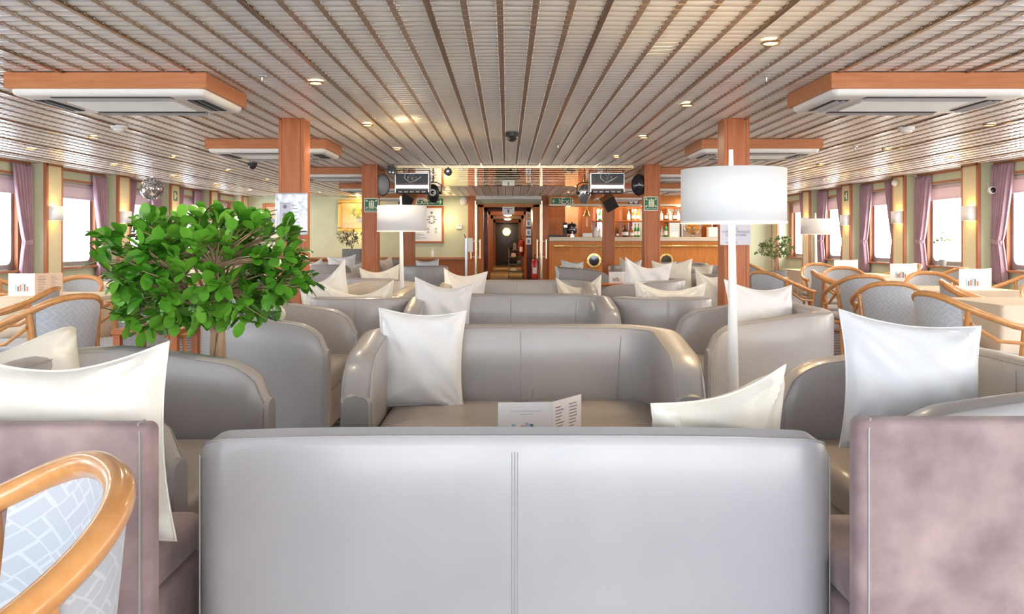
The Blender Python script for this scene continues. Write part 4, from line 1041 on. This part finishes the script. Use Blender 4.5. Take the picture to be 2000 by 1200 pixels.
def art_small(t, hw, hh):
    b = MB(); b.box(-hw, hw, -.002, .004, -hh, hh); build('canvas', b, mat('brown canvas', (.45, .33, .22), .6, noise=((.70, .55, .36), 3, 4)), t, False)
    b = MB(); b.sphere((0, 0, -hh*.4), hw*.6, 12, (1, .03, 1)); build('painted_vase', b, 'ink', t)
def art_chart(t, hw, hh):
    b = MB(); b.box(-hw, hw, -.002, .004, -hh, hh); build('sheet', b, 'paper', t, False)
    b = MB()
    cx = hw*.42
    for k in range(4):
        a = k*PI/2+PI/4; d = Vector((math.cos(a), 0, math.sin(a)))
        for q in (-1, 1):
            b.tube([(cx+d.x*.05, -.004, hh*.30+d.z*.05), (cx+d.x*.11+q*.02*d.z, -.004, hh*.30+d.z*.11-q*.02*d.x)], .008, 4)
    for k in range(4):
        a = k*PI/2; b.box(cx+math.cos(a)*.08-.035, cx+math.cos(a)*.08+.035, -.004, -.002, hh*.30+math.sin(a)*.08-.012, hh*.30+math.sin(a)*.08+.012)
    for (xx, zz) in ((.22, -.25), (.66, -.25), (.22, -.45), (.66, -.45)):
        for k in range(3): a = PI/2+k*2*PI/3; b.tube([(hw*xx, -.004, hh*zz), (hw*xx+math.cos(a)*.035, -.004, hh*zz+math.sin(a)*.035)], .006, 4)
    b.lathe([(.022, -.001), (.03, 0)], 16, (cx, -.003, hh*.72), 'y')
    build('emblems', b, 'ink', t, False)
    b = MB()
    for k in range(7): b.box(-hw*.8, -hw*.8+random.uniform(.2, .4), -.003, -.001, -hh*.55-k*.022, -hh*.55-k*.022+.007)
    build('printed_lines', b, 'ink', t, False)
frame_pic(660, 735, 390, 453, 'gilt framed painting of yellow flowers in a bowl, lit from above', 'painting', 'gold', .085, art_flowers)
frame_pic(513, 552, 398, 450, 'wooden framed painting beside the poster column on the left', 'painting', 'wood_h', .07, art_small)
frame_pic(790, 867, 403, 475, 'wooden framed chart with dark emblems right of the far floor lamp', 'framed chart', 'wood', .045, art_chart)
lamp_light(W(698, 384, Y1-.35), 9, (1, .72, .3), .05); lamp_light(W(700, 457, Y1-.25), 3, (1, .72, .3), .05); lamp_light(W(872, 430, Y1-.2), 3.5, (1, .72, .3), .04)
t = thing('picture_light', 'small brass picture light above the flower painting', 'lamp', W(686, 386, Y1-.12)); b = MB(); b.cyl((-.0, .11, 0), (0, 0, .02), .008); b.cyl((-.12, 0, .02), (.12, 0, .02), .02); build('arm', b, 'brass', t)
t = thing('wall_sounder', 'round white alarm sounder left of the doorway', 'alarm', W(905, 393, Y1-.01)); b = MB(); b.lathe([(.085, 0), (.085, -.03), (.06, -.045), (0, -.05)], 28, ax='y'); build('dome', b, 'white', t); b = MB(); b.lathe([(.03, -.05), (.035, -.053), (.04, -.046)], 20, ax='y', cap=False); build('ring', b, 'grille', t)
t = thing('thermostat', 'white thermostat on the green wall left of the doorway', 'thermostat', W(897, 443, Y1-.01)); b = MB(); b.box(-.06, .06, -.03, .01, -.05, .05); build('case', b, 'white', t, False, .006); b = MB(); b.box(-.02, .03, -.032, -.029, .015, .03); build('display', b, 'ink', t, False)
t = thing('sanitiser_bottle', 'white pump bottle on the wainscot ledge right of the far lamp', 'bottle', W(845, 503, Y1-.12)); b = MB(); b.lathe([(.035, 0), (.038, .01), (.038, .13), (.015, .16), (.015, .18)], 16); build('body', b, 'white', t); b = MB(); b.cyl((0, 0, .18), (0, 0, .22), .006); b.box(-.04, .01, -.008, .008, .215, .228); build('pump', b, 'white_warm', t)
zb = t.location.z; b = MB(); b.box(-6.3, -.95, Y1-.20, Y1-.036, zb-.025, zb-.001); struct('trim_13', b, 'wood', bevel=.003)
# exit signs
def exit_sign(px0, px1, py0, py1, Y, flip, label):
    a = W(px0, py0, Y); c = W(px1, py1, Y); w_, h_ = c.x-a.x, a.z-c.z; t = thing('exit_sign', label, 'sign', ((a.x+c.x)/2, Y, (a.z+c.z)/2))
    b = MB(); b.box(-w_/2, w_/2, -.004, .004, -h_/2, h_/2); build('border', b, 'sign_w', t, False)
    g = .012; b = MB(); b.box(-w_/2+g, w_/2-g, -.006, -.003, -h_/2+g, h_/2-g); build('panel', b, 'sign', t, False)
    s = -1 if flip else 1
    text_part('lettering', 'Exit', h_*1.12, 'sign_w', t, (-w_*.27*s, -.0075, .004), sx=1.0)
    b = MB(); u = h_*.30; x0 = w_*.34*s
    b.box(x0-u*1.0, x0+u*.6, -.009, -.006, -u*.17, u*.17)
    for q in (-1, 1): b.add([(x0+s*u*1.05, -.009, 0), (x0+s*u*.62, -.009, 0), (x0+s*u*.0, -.009, q*u*.9), (x0+s*u*.4, -.009, q*u*.9)], [(0, 1, 2, 3)])
    build('arrow', b, 'sign_w', t, False)
    b = MB(); x1 = w_*.085*s; b.lathe([(0, -.002), (u*.22, 0)], 10, (x1+s*u*.25, -.008, u*.85), 'y')
    for (p0, p1) in (((0, .55), (-.1, -.1)), ((-.1, -.1), (.35, -.5)), ((.35, -.5), (.2, -.95)), ((-.1, -.1), (-.5, -.6)), ((-.5, -.6), (-.9, -.6)), ((0, .5), (.5, .25)), ((0, .5), (-.5, .2))):
        b.tube([(x1+s*p0[0]*u, -.008, p0[1]*u), (x1+s*p1[0]*u, -.008, p1[1]*u)], u*.13, 4)
    build('running_figure', b, 'sign_w', t, False)
exit_sign(812, 867, 387, 402, Y1-.04, False, 'green Exit sign with arrow pointing right, on the far left wall')
exit_sign(1076, 1118, 386, 401, 19.72, True, 'green Exit sign with arrow pointing left, above the bar')
def assembly(px, py, Y, label):
    c = W(px, py, Y); t = thing('assembly_sign', label, 'sign', c); h = .094
    b = MB(); b.box(-h, h, -.003, .003, -h, h); build('border', b, 'sign_w', t, False)
    b = MB(); b.box(-h+.009, h-.009, -.005, -.002, -h+.009, h-.009); build('panel', b, 'sign', t, False)
    b = MB()
    for sx in (-1, 1):
        for sz in (-1, 1): b.tube([(sx*.072, -.006, sz*.055+.012), (sx*.048, -.006, sz*.035+.012)], [.012, .006], 4)
    build('arrows', b, 'sign_w', t, False)
    b = MB()
    for xx, zz in ((-.022, .045), (.004, .055), (.028, .045)):
        b.lathe([(0, -.002), (.011, 0)], 10, (xx, -.006, zz), 'y'); b.tube([(xx, -.006, zz-.014), (xx, -.006, zz-.06)], .011, 5); b.tube([(xx-.006, -.006, zz-.055), (xx-.007, -.006, -.045)], .005, 4); b.tube([(xx+.006, -.006, zz-.055), (xx+.007, -.006, -.045)], .005, 4)
    build('people_symbol', b, 'sign_w', t, False)
    text_part('lettering', 'ASSEMBLY STATION', .017, 'sign_w', t, (0, -.0065, -.069))
assembly(725.5, 401, 11.487, 'green assembly station sign on the middle left column')
assembly(1271.5, 398, 11.487, 'green assembly station sign on the middle right column')
# posters on nearest columns
c0 = W(537, 377, 7.05); c1 = W(600, 459, 7.05)
t = thing('poster', 'wrinkled white laminated notice on the nearest left column', 'poster', ((c0.x+c1.x)/2, 7.068, (c0.z+c1.z)/2)); hw, hh = (c1.x-c0.x)/2, (c0.z-c1.z)/2
b = MB(); b.grid(lambda u, v: Vector((-hw+2*hw*u, -.004+.0022*math.sin(u*21+v*9)*math.sin(v*13)+(-.012 if u < .06 else 0), -hh+2*hh*v)), 24, 24); o = build('sheet', b, mat('laminated sheet', (.80, .82, .88), .12, coat=.8, bump=(16, .6, .01), noise=((.56, .60, .72), 11, 9)), t); o.modifiers.new('s', 'SOLIDIFY').thickness = .002
b = MB(); b.box(-hw*.72, -hw*.08, -.0085, -.0075, -hh*.93, hh*.55); build('printed_column', b, 'paper2', t, False)
b = MB()
for k in range(5):
    z = hh*.35-k*.068; b.lathe([(.013, -.001), (.017, 0)], 14, (-hw*.4, -.0095, z), 'y')
b.box(-hw*.68, -hw*.1, -.0105, -.0095, hh*.50, hh*.515)
for k in range(12): z = hh*.4-k*.028; b.box(hw*.02, hw*.02+random.uniform(.03, .06), -.009, -.008, z, z+.004)
build('printed_symbols', b, 'ink', t, False)
c0 = W(1407, 436, 7.05); c1 = W(1467, 479, 7.05)
t = thing('poster', 'pale notice about masks on the nearest right column behind the lamp', 'poster', ((c0.x+c1.x)/2, 7.066, (c0.z+c1.z)/2)); hw, hh = (c1.x-c0.x)/2, (c0.z-c1.z)/2+.03
t.location.z += .03
b = MB(); b.box(-hw, hw, -.004, -.002, -hh, hh); build('sheet', b, mat('lilac sheet', (.66, .66, .76), .5), t, False)
text_part('lettering', 'ICI\nPORT DU MASQUE\nOBLIGATOIRE', .027, 'ink', t, (0.004, -.0055, -.012))
b = MB(); b.box(-.028, .028, -.006, -.0045, hh*.62, hh*.92); build('pictogram', b, 'ink', t, False); b = MB(); b.box(-.022, .022, -.0075, -.006, hh*.66, hh*.88); build('pictogram_face', b, 'paper', t, False)
b = MB(); b.box(-hw*.6, hw*.1, -.006, -.0045, -hh*.86, -hh*.80); b.box(-hw*.9, hw*.9, -.006, -.0045, -hh*.60, -hh*.595); build('footer', b, 'ink', t, False)
# stand with holder near door
c = W(911, 530, 18.6); t = thing('sanitiser_stand', 'slim grey pole stand with white holder left of the doorway', 'stand', (c.x, 18.6, 0))
b = MB(); b.box(-.16, .16, -.13, .13, 0, .015); build('base', b, 'silver', t, False, .004); b = MB(); b.box(-.03, .02, -.02, .02, .015, 1.22); build('post', b, 'silver', t, False, .004)
b = MB(); b.box(.03, .14, -.05, .03, .92, 1.22); build('holder', b, 'white', t, False, .01); b = MB(); b.tube([(-.01, 0, 1.2), (-.05, 0, 1.30)], .01, 6); build('nozzle', b, 'black', t)
# glass doors
for sx, xx, sd in ((-1, -.70, 'left'), (1, .775, 'right')):
    t = thing('glass_door', 'open glass door leaf with gilt edge, on the %s of the doorway' % sd, 'door', (xx, 19.1, 0))
    b = MB(); b.box(-.012, .012, 0, .03, .02, 2.05); b.box(-.012, .012, .74, .77, .02, 2.05); b.box(-.012, .012, .03, .74, .02, .08); b.box(-.012, .012, .03, .74, 1.99, 2.05); build('frame', b, 'gold_line', t, False, .002)
    b = MB(); b.box(-.004, .004, .03, .74, .08, 1.99); build('pane', b, 'glass_t', t, False)
    for q in (-1, 1):
        b = MB(); b.cyl((q*.10, .06, .76), (q*.10, .06, 1.19), .016); b.cyl((0, .06, .80), (q*.10, .06, .80), .008); b.cyl((0, .06, 1.15), (q*.10, .06, 1.15), .008); build('handle', b, 'brass_pale', t)
# notice above doorway, notices on right jamb
t = thing('notice', 'white notice hanging at the top of the doorway', 'notice', W(993, 411, Y1-.05)); b = MB(); b.box(-.14, .14, -.003, .003, -.085, .085); build('sheet', b, 'paper', t, False); b = MB(); b.box(-.02, .02, -.005, -.003, -.06, .02); b.box(-.09, .09, -.005, -.003, .035, .045); build('print', b, 'ink', t, False)
for k, y in enumerate((421, 436, 454, 471)):
    t = thing('notice', 'small notice, %s on the right door jamb' % ('topmost', 'second', 'third', 'lowest')[k], 'notice', W(1032, y, Y1-.028), group='notices on the door jamb'); b = MB(); b.box(-.06, .06, -.002, .002, -.08, .075); build('sheet', b, 'paper_pink' if k == 0 else 'paper', t, False)
    b = MB(); b.box(-.02, .03, -.004, -.002, -.05, .03); build('print', b, 'ink' if k else 'wood_bar', t, False)
# fire extinguishers
for k, (px, py, Y) in enumerate(((1044, 545, 19.7), (1018, 500, 24.6))):
    c = W(px, py, Y); t = thing('fire_extinguisher', ('red fire extinguisher beside the right door jamb', 'dark red fire extinguisher deeper inside the corridor')[k], 'fire extinguisher', (c.x, Y, max(c.z, .0)))
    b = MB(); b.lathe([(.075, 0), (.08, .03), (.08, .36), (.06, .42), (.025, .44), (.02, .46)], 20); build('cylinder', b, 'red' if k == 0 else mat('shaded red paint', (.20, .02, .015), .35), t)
    b = MB(); b.box(-.03, .03, -.02, .02, .455, .49); b.tube([(0, 0, .49), (.0, -.01, .53), (.03, -.06, .56)], .01, 6); b.tube([(.03, 0, .47), (.09, 0, .40), (.085, -.02, .2)], .011, 6); build('valve_hose', b, 'black', t)
    b = MB(); b.grid(lambda u, v: Vector((.0815*math.sin(-.6+1.2*u), -.0815*math.cos(-.6+1.2*u), .12+.14*v)), 8, 1); build('label_plate', b, 'white', t)
    if c.z > .05:
        b = MB(); b.box(-.09, .09, .08, .10, .0, .4); b.box(-.085, .085, -.085, .1, -.02, -.002); build('wall_bracket', b, 'black', t, False)
t = thing('service_trolley', 'cluttered dark trolley standing in the corridor', 'trolley', (.28, 26.5, 0))
for k in range(4):
    b = MB(); b.box(-.24, .24, -.3, .3, .18+k*.22, .20+k*.22); build('shelf', b, 'dark', t, False)
for sx in (-1, 1):
    for sy in (-1, 1):
        b = MB(); b.cyl((sx*.22, sy*.28, .06), (sx*.22, sy*.28, .95), .012); build('upright', b, 'silver', t); b = MB(); b.lathe([(0, -.02), (.045, -.018), (.045, .018), (0, .02)], 14, (sx*.22, sy*.28, .045), 'x'); build('wheel', b, 'black', t)
rnd = random.Random(5)
for k, (x, z, w_, h_, mm) in enumerate(((.12, .86, .10, .18, 'black'), (.24, .86, .12, .22, 'pot'), (.38, .86, .10, .16, 'ink'), (.2, .64, .16, .12, 'grille'), (.38, .42, .14, .13, 'ink'), (.2, .2, .2, .1, 'paper'))):
    t = thing('bag', 'bundle on the corridor trolley, %s' % ('top left', 'top middle', 'top right', 'upper shelf', 'middle shelf', 'bottom shelf')[k], 'bag', (x, 26.35, z+.001)); b = MB(); b.rbox(-w_/2, w_/2, -.1, .1, 0, h_, r=.03, puff=.02); build('sack', b, mm, t)
    b = MB(); b.tube([(-w_/4, 0, h_), (0, 0, h_+.04), (w_/4, 0, h_)], .006, 5); build('handle', b, 'black', t)
# ============================================================ BAR
BX0, BX1, BY = .97, 5.35, 19.8
t = thing('bar_counter', 'long honey wood bar counter with brass foot rail and portholes', 'bar counter', (0, 0, 0))
b = MB(); b.box(BX0, BX1, BY, BY+.12, 0, 1.15); b.box(BX1-.12, BX1, BY+.12, 21.2, 0, 1.15); build('front', b, 'wood_bar', t, False)
b = MB(); b.box(BX0, BX1+.04, BY-.06, BY+.55, 1.15, 1.245); build('worktop', b, 'counter', t, False, .012)
b = MB()
for x in (1.9, 3.0, 4.1): b.box(x-.004, x+.004, BY-.002, BY+.001, .1, 1.12)
build('panel_joints', b, 'wood_trim', t, False)
b = MB(); z = W(0, 481, BY-.12).z; b.cyl((1.08, BY-.12, z), (BX1-.1, BY-.12, z), .022)
for x in (1.12, 2.6, 3.7, 4.55, 5.2): b.cyl((x, BY-.12, z), (x, BY, z), .014); b.sphere((x, BY-.12, z), .032, 10)
build('rail', b, 'brass', t)
for px in (1160, 1301):
    c = W(px, 509, BY-.002); p = MB()
    p.lathe([(.115, -.004), (.12, -.03), (.165, -.03), (.175, -.004)], 32, c, 'y', cap=False)
    for k in range(8): a = 2*PI*k/8; p.sphere(c+Vector((.143*math.cos(a), -.03, .143*math.sin(a))), .014, 8)
    o = build('porthole', p, 'brass', t); p = MB(); p.lathe([(0, -.012), (.118, -.01)], 32, c, 'y'); build('porthole_glass', p, 'smoke', o)
b = MB(); b.box(.96, 5.4, BY-.08, BY+.10, 2.0, CZ); b.box(5.3, 5.4, BY-.08, BY+.1, 1.245, 2.0); struct('trim_14', b, 'wood_bar')
b = MB(); b.box(.96, 5.3, BY-.09, BY+.4, 1.955, 2.0); struct('trim_15', b, 'counter')
YB = 21.6
b = MB(); b.box(.9, 6.7, YB+.3, YB+.4, 0, CZ+.05); b.box(.86, .96, 20.1, YB+.3, 0, CZ+.05); b.box(5.4, 5.5, 20.1, YB+.3, 0, CZ+.05); struct('wall_bar', b, 'wood_bar').name = 'wall_bar'
b = MB(); b.box(.9, 5.5, Y1+.1, YB+.4, CZ, CZ+.1); struct('ceiling', b, 'white_warm')
for x, wd in ((2.42, .5), (3.35, .55), (4.5, .9)):
    t = thing('bar_mirror', 'pale bright mirror panel behind the bar bottles, %s' % {2.42: 'leftmost', 3.35: 'middle', 4.5: 'rightmost'}[x], 'mirror', (x, YB+.29, 1.55)); b = MB(); b.box(-wd/2, wd/2, -.004, .004, -.42, .42); build('plate', b, 'mirror_back', t, False)
for k in range(5): lamp_light((1.5+k*.9, 21.0, 1.93), 9, (1, .78, .5), .05)
# cabinet left in bar
a = W(1070, 402, 20.45); c = W(1103, 459, 20.45); t = thing('wall_cabinet', 'orange wood wall cabinet at the left end of the bar', 'cabinet', ((a.x+c.x)/2, 20.5, c.z)); hw, hh = (c.x-a.x)/2, a.z-c.z
b = MB(); b.box(-hw, hw, 0, .35, 0, hh); build('body', b, 'wood_bar', t, False); zc = hh*.64
b = MB(); b.box(-hw+.004, hw-.004, -.018, -.001, 0.004, zc-.004); build('door', b, 'wood_bar', t, False, .003); b = MB(); b.box(-hw+.004, hw-.004, -.018, -.001, zc+.004, hh-.004); build('door', b, 'wood_bar', t, False, .003)
t = thing('oak_board', 'light brown flat wall panel behind the coffee urn', 'panel', W(1117, 432, 21.5)); b = MB(); b.box(-.17, .17, -.01, .01, -.40, .40); build('board', b, mat('light oak board', (.52, .33, .19), .5, noise=((.58, .38, .23), 6, 3, (4, 4, .5))), t, False)
for k, (px, wpx) in enumerate(((1132, 5), (1160, 6), (1212, 8))):
    c = W(px, 432, 21.3); t = thing('bar_post', 'dark wooden upright in the back bar, %s' % ('left of the brass bell', 'right of the brass bell', 'right of the far column')[k], 'post', (c.x, 21.3, 1.0)); b = MB(); b.box(-.035, .035, -.05, .05, 0, .98); build('post', b, 'dark_wood', t, False, .004)
TOPZ = 1.246
t = thing('coffee_urn', 'polished black steel coffee urn on the bar', 'coffee urn', (W(1117, 0, 20.1).x, 20.1, TOPZ)); t.location.z = TOPZ
b = MB(); b.lathe([(.09, 0), (.09, .03), (.05, .04), (.05, .07)], 20); build('foot', b, 'chrome', t)
b = MB(); b.lathe([(.10, .07), (.115, .09), (.115, .27), (.10, .29)], 24); build('barrel', b, mat('dark steel', (.10, .10, .11), .15, metal=.9), t)
b = MB(); b.lathe([(.105, .29), (.08, .315), (.02, .325), (.02, .35), (0, .352)], 20); build('lid', b, 'black', t); b = MB(); b.cyl((0, -.11, .10), (0, -.16, .10), .01); b.box(-.012, .012, -.165, -.15, .08, .13); build('tap', b, 'chrome', t)
t = thing('coffee_machine', 'black espresso machine left of the coffee urn', 'coffee machine', (W(1103, 0, 20.2).x+.02, 20.22, TOPZ)); b = MB(); b.box(-.05, .03, -.1, .12, 0, .34); build('body', b, 'black', t, False, .01); b = MB(); b.box(-.05, .05, -.14, -.1, .22, .28); build('spout', b, 'chrome', t, False, .004)
t = thing('bar_tray', 'long black tray at the left end of the bar', 'tray', (W(1085, 0, 20.0).x, 20.0, TOPZ)); b = MB(); b.box(-.16, .16, -.12, .12, 0, .01); b.box(-.16, .16, -.12, -.11, .01, .05); b.box(-.16, .16, .11, .12, .01, .05); b.box(-.16, -.15, -.11, .11, .01, .05); b.box(.15, .16, -.11, .11, .01, .05); build('tray', b, 'black', t, False)
t = thing('brass_bell', 'brass ship bell with white rope above the bar', 'bell', W(1146, 418, 20.3)); b = MB(); b.lathe([(.012, .11), (.03, .10), (.045, .05), (.055, 0), (.085, -.05), (.08, -.055), (.0, .0)], 24); build('bell_body', b, 'brass', t); b = MB(); b.tube([(0, 0, .11), (.0, 0, .16), (.0, .1, .19)], .012, 8); build('bracket', b, 'brass', t); b = MB(); b.cyl((0, 0, .0), (0, 0, -.10), .006); b.cyl((0, 0, -.10), (0.0, 0, -.30), .012, .016); build('rope', b, 'white', t)
t = thing('bar_plaque', 'honey wood board behind the brass bell', 'panel', W(1146, 432, 20.95)); b = MB(); b.box(-.13, .13, -.01, .01, -.38, .38); build('board', b, 'wood_bar', t, False)
c = W(1147, 463, 20.0); t = thing('napkin_box', 'white napkin box on the bar below the bell', 'box', (c.x, 20.0, TOPZ)); b = MB(); b.box(-.11, .11, -.07, .07, 0, .09); build('box', b, 'white', t, False, .004); b = MB(); b.box(-.10, .10, -.072, -.07, .035, .04); build('slot', b, 'grille', t, False)
def bottle(label, px, Y, z, H, r_, m, lab='paper', cap='black', grp='bottles behind the bar'):
    t = thing('bottle', label, 'bottle', ((px-VX)/F*Y, Y, z), group=grp)
    b = MB(); b.lathe([(r_*.9, 0), (r_, .01), (r_, H*.55), (r_*.75, H*.66), (r_*.32, H*.76), (r_*.30, H*.95)], 16); build('body', b, m, t)
    b = MB(); b.lathe([(r_*.36, H*.90), (r_*.36, H), (0, H)], 12); build('cap', b, cap, t)
    b = MB(); b.lathe([(r_*1.015, H*.14), (r_*1.015, H*.42)], 16, cap=False); build('bottle_label', b, lab, t)
def pitcher(px, label):
    t = thing('glass_jug', label, 'jug', ((px-VX)/F*20.05, 20.05, TOPZ)); b = MB(); b.lathe([(.05, 0), (.055, .01), (.06, .12), (.04, .19), (.048, .22)], 20); build('vessel', b, 'glass_clear', t); b = MB(); b.tube([(.05, 0, .18), (.09, 0, .15), (.085, 0, .08), (.055, 0, .05)], .006, 6); build('handle', b, 'glass_clear', t)
pitcher(1164, 'clear glass jug on the bar left of the far right column')
bottle('clear bottle beside the glass jug', 1171, 20.15, TOPZ, .27, .03, 'glass_clear')
bottle('dark brown round shouldered bottle on the bar', 1221, 20.1, TOPZ, .28, .075, 'glass_brown')
bottle('amber bottle on the bar right of the brown one', 1234, 20.1, TOPZ, .24, .045, 'glass_amber', cap='white')
bottle('green bottle on the bar, left of the green pair', 1241, 20.15, TOPZ, .31, .034, 'glass_green')
bottle('green bottle on the bar, right of the green pair', 1247, 20.2, TOPZ, .31, .034, 'glass_green')
bottle('dark glass bottle right beside the far right column', 1206, 20.1, TOPZ, .18, .03, 'glass_brown')
bottle('green bottle on the bar right of the middle column', 1300.5, 20.1, TOPZ, .34, .045, 'glass_green')
bottle('clear bottle beside the tall green bottle', 1293, 20.2, TOPZ, .26, .035, 'glass_clear', cap='silver')
SZ = W(0, 431, 21.3).z
t = thing('bar_shelf', 'reddish shelf carrying the liquor bottles behind the bar', 'shelf', (0, 0, 0)); b = MB(); b.box(2.2, 5.25, 21.15, 21.6, SZ-.03, SZ); build('board', b, 'wood', t, False, .004); b = MB(); b.box(2.2, 5.25, 21.6, 21.62, 1.1, 1.95); build('back_posts', b, 'counter', t, False) if 0 else None
for x in (2.22, 3.1, 4.0, 5.2):
    b = MB(); b.box(x, x+.03, 21.45, 21.88, 1.0, 1.96); build('upright', b, 'wood', t, False)
sp_ = [(1292, 'glass_clear'), (1301, 'glass_brown'), (1309, 'glass_clear'), (1318, 'glass_brown'), (1325, 'glass_clear'), (1237, 'glass_amber'), (1246, 'glass_amber'), (1228, 'glass_clear'), (1340, 'glass_green'), (1350, 'glass_brown'), (1360, 'glass_clear'), (1370, 'glass_amber'), (1172, 'glass_green')]
pl = ['leftmost beside the middle column', 'second right of the middle column', 'third right of the middle column', 'fourth, dark with cream label', 'just left of the big lamp shade', 'orange one left of the middle column', 'nearest the middle column on its left', 'clear one farthest left of the middle column', 'green, behind the lamp shade', 'brown, behind the lamp shade', 'clear, behind the lamp shade', 'amber, behind the lamp shade', 'green, left of the far right column']
for k, (px, m_) in enumerate(sp_): bottle('bottle on the upper bar shelf, '+pl[k], px, 21.28, SZ+.001 if px > 1180 else SZ+.001, .30 if m_ != 'glass_clear' else .26, .042, m_, grp='bottles on the upper bar shelf')
bs = bpy.data.objects['bar_shelf']
b = MB(); b.box(2.0, 2.42, 21.15, 21.4, SZ-.02, SZ); build('side_ledge', b, 'wood', bs, False)
t = thing('green_print_bag', 'white printed board with green leaves on the bar', 'board', (W(1317.5, 0, 20.0).x, 20.0, TOPZ)); b = MB(); b.box(-.11, .11, -.01, .01, 0, .32); build('board', b, 'paper', t, False); b = MB()
for k in range(4): b.tube([(-.09, -.0115, .12+k*.045), (0, -.0115, .15+k*.05), (.09, -.0115, .14+k*.045)], .006, 4)
build('leaf_print', b, 'ink_blue', t); t.name = 'display_board'
t = thing('drinks_list', 'thin dark framed drinks list beside the fruit bowl', 'menu', (W(1330, 0, 20.0).x, 20.0, TOPZ)); b = MB(); b.box(-.012, .0, -.06, .06, 0, .30); build('frame', b, 'black', t, False); b = MB(); b.box(.0, .03, -.055, .055, .01, .29); build('sheet', b, 'paper2', t, False)
c = W(1353, 463, 20.0); t = thing('fruit_bowl', 'clear glass bowl of oranges on the bar', 'bowl', (c.x, 20.0, TOPZ)); b = MB(); b.lathe([(.09, 0), (.085, .01), (.03, .025), (.03, .04), (.10, .07), (.19, .15), (.235, .27), (.23, .272), (.182, .155), (.095, .078), (0, .05)], 32); build('bowl', b, 'glass_t', t)
k = 0
for zz, n_, rr in ((.12, 3, .06), (.20, 6, .125), (.28, 4, .08), (.265, 1, 0)):
    for i in range(n_):
        a = 2*PI*i/n_+zz*9; o = thing('orange', 'orange in the glass bowl on the bar', 'fruit', (c.x+rr*math.cos(a), 20.0+rr*math.sin(a), TOPZ+zz), group='oranges in the bowl')
        b = MB(); b.sphere((0, 0, 0), .048, 14, (1, 1, .95)); build('peel', b, 'orange', o); b = MB(); b.lathe([(.006, .045), (.004, .049), (0, .049)], 8); build('stem_end', b, 'leaf', o)
t = thing('white_container', 'white square container at the right end of the bar', 'container', (W(1391, 0, 20.0).x, 20.0, TOPZ)); b = MB(); b.box(-.11, .11, -.1, .1, 0, .21); build('box', b, 'white', t, False, .01); b = MB(); b.box(-.115, .115, -.105, .105, .21, .23); build('lid', b, 'white_warm', t, False, .006)
t = thing('copper_mug', 'copper cup standing on the white container', 'cup', (W(1390, 0, 20.0).x, 20.0, TOPZ+.231)); b = MB(); b.lathe([(.03, 0), (.035, .08), (.032, .08), (.028, .01), (0, .01)], 16); build('cup', b, 'rail', t)
t = thing('decorative_plates', 'row of white plates displayed on the header above the bar', 'plate', W(1236, 394, 19.70), rot=(0, 0, 0)); b = MB(); b.box(-.10, .14, -.003, .01, -.05, .05); build('board', b, 'dark', t, False)
for xx in (-.04, .07):
    b = MB(); b.lathe([(.0, -.006), (.05, -.004), (.052, 0)], 20, (xx, -.004, .01), 'y'); build('plate_disc', b, 'white', t)
t.name = 'plate_display'
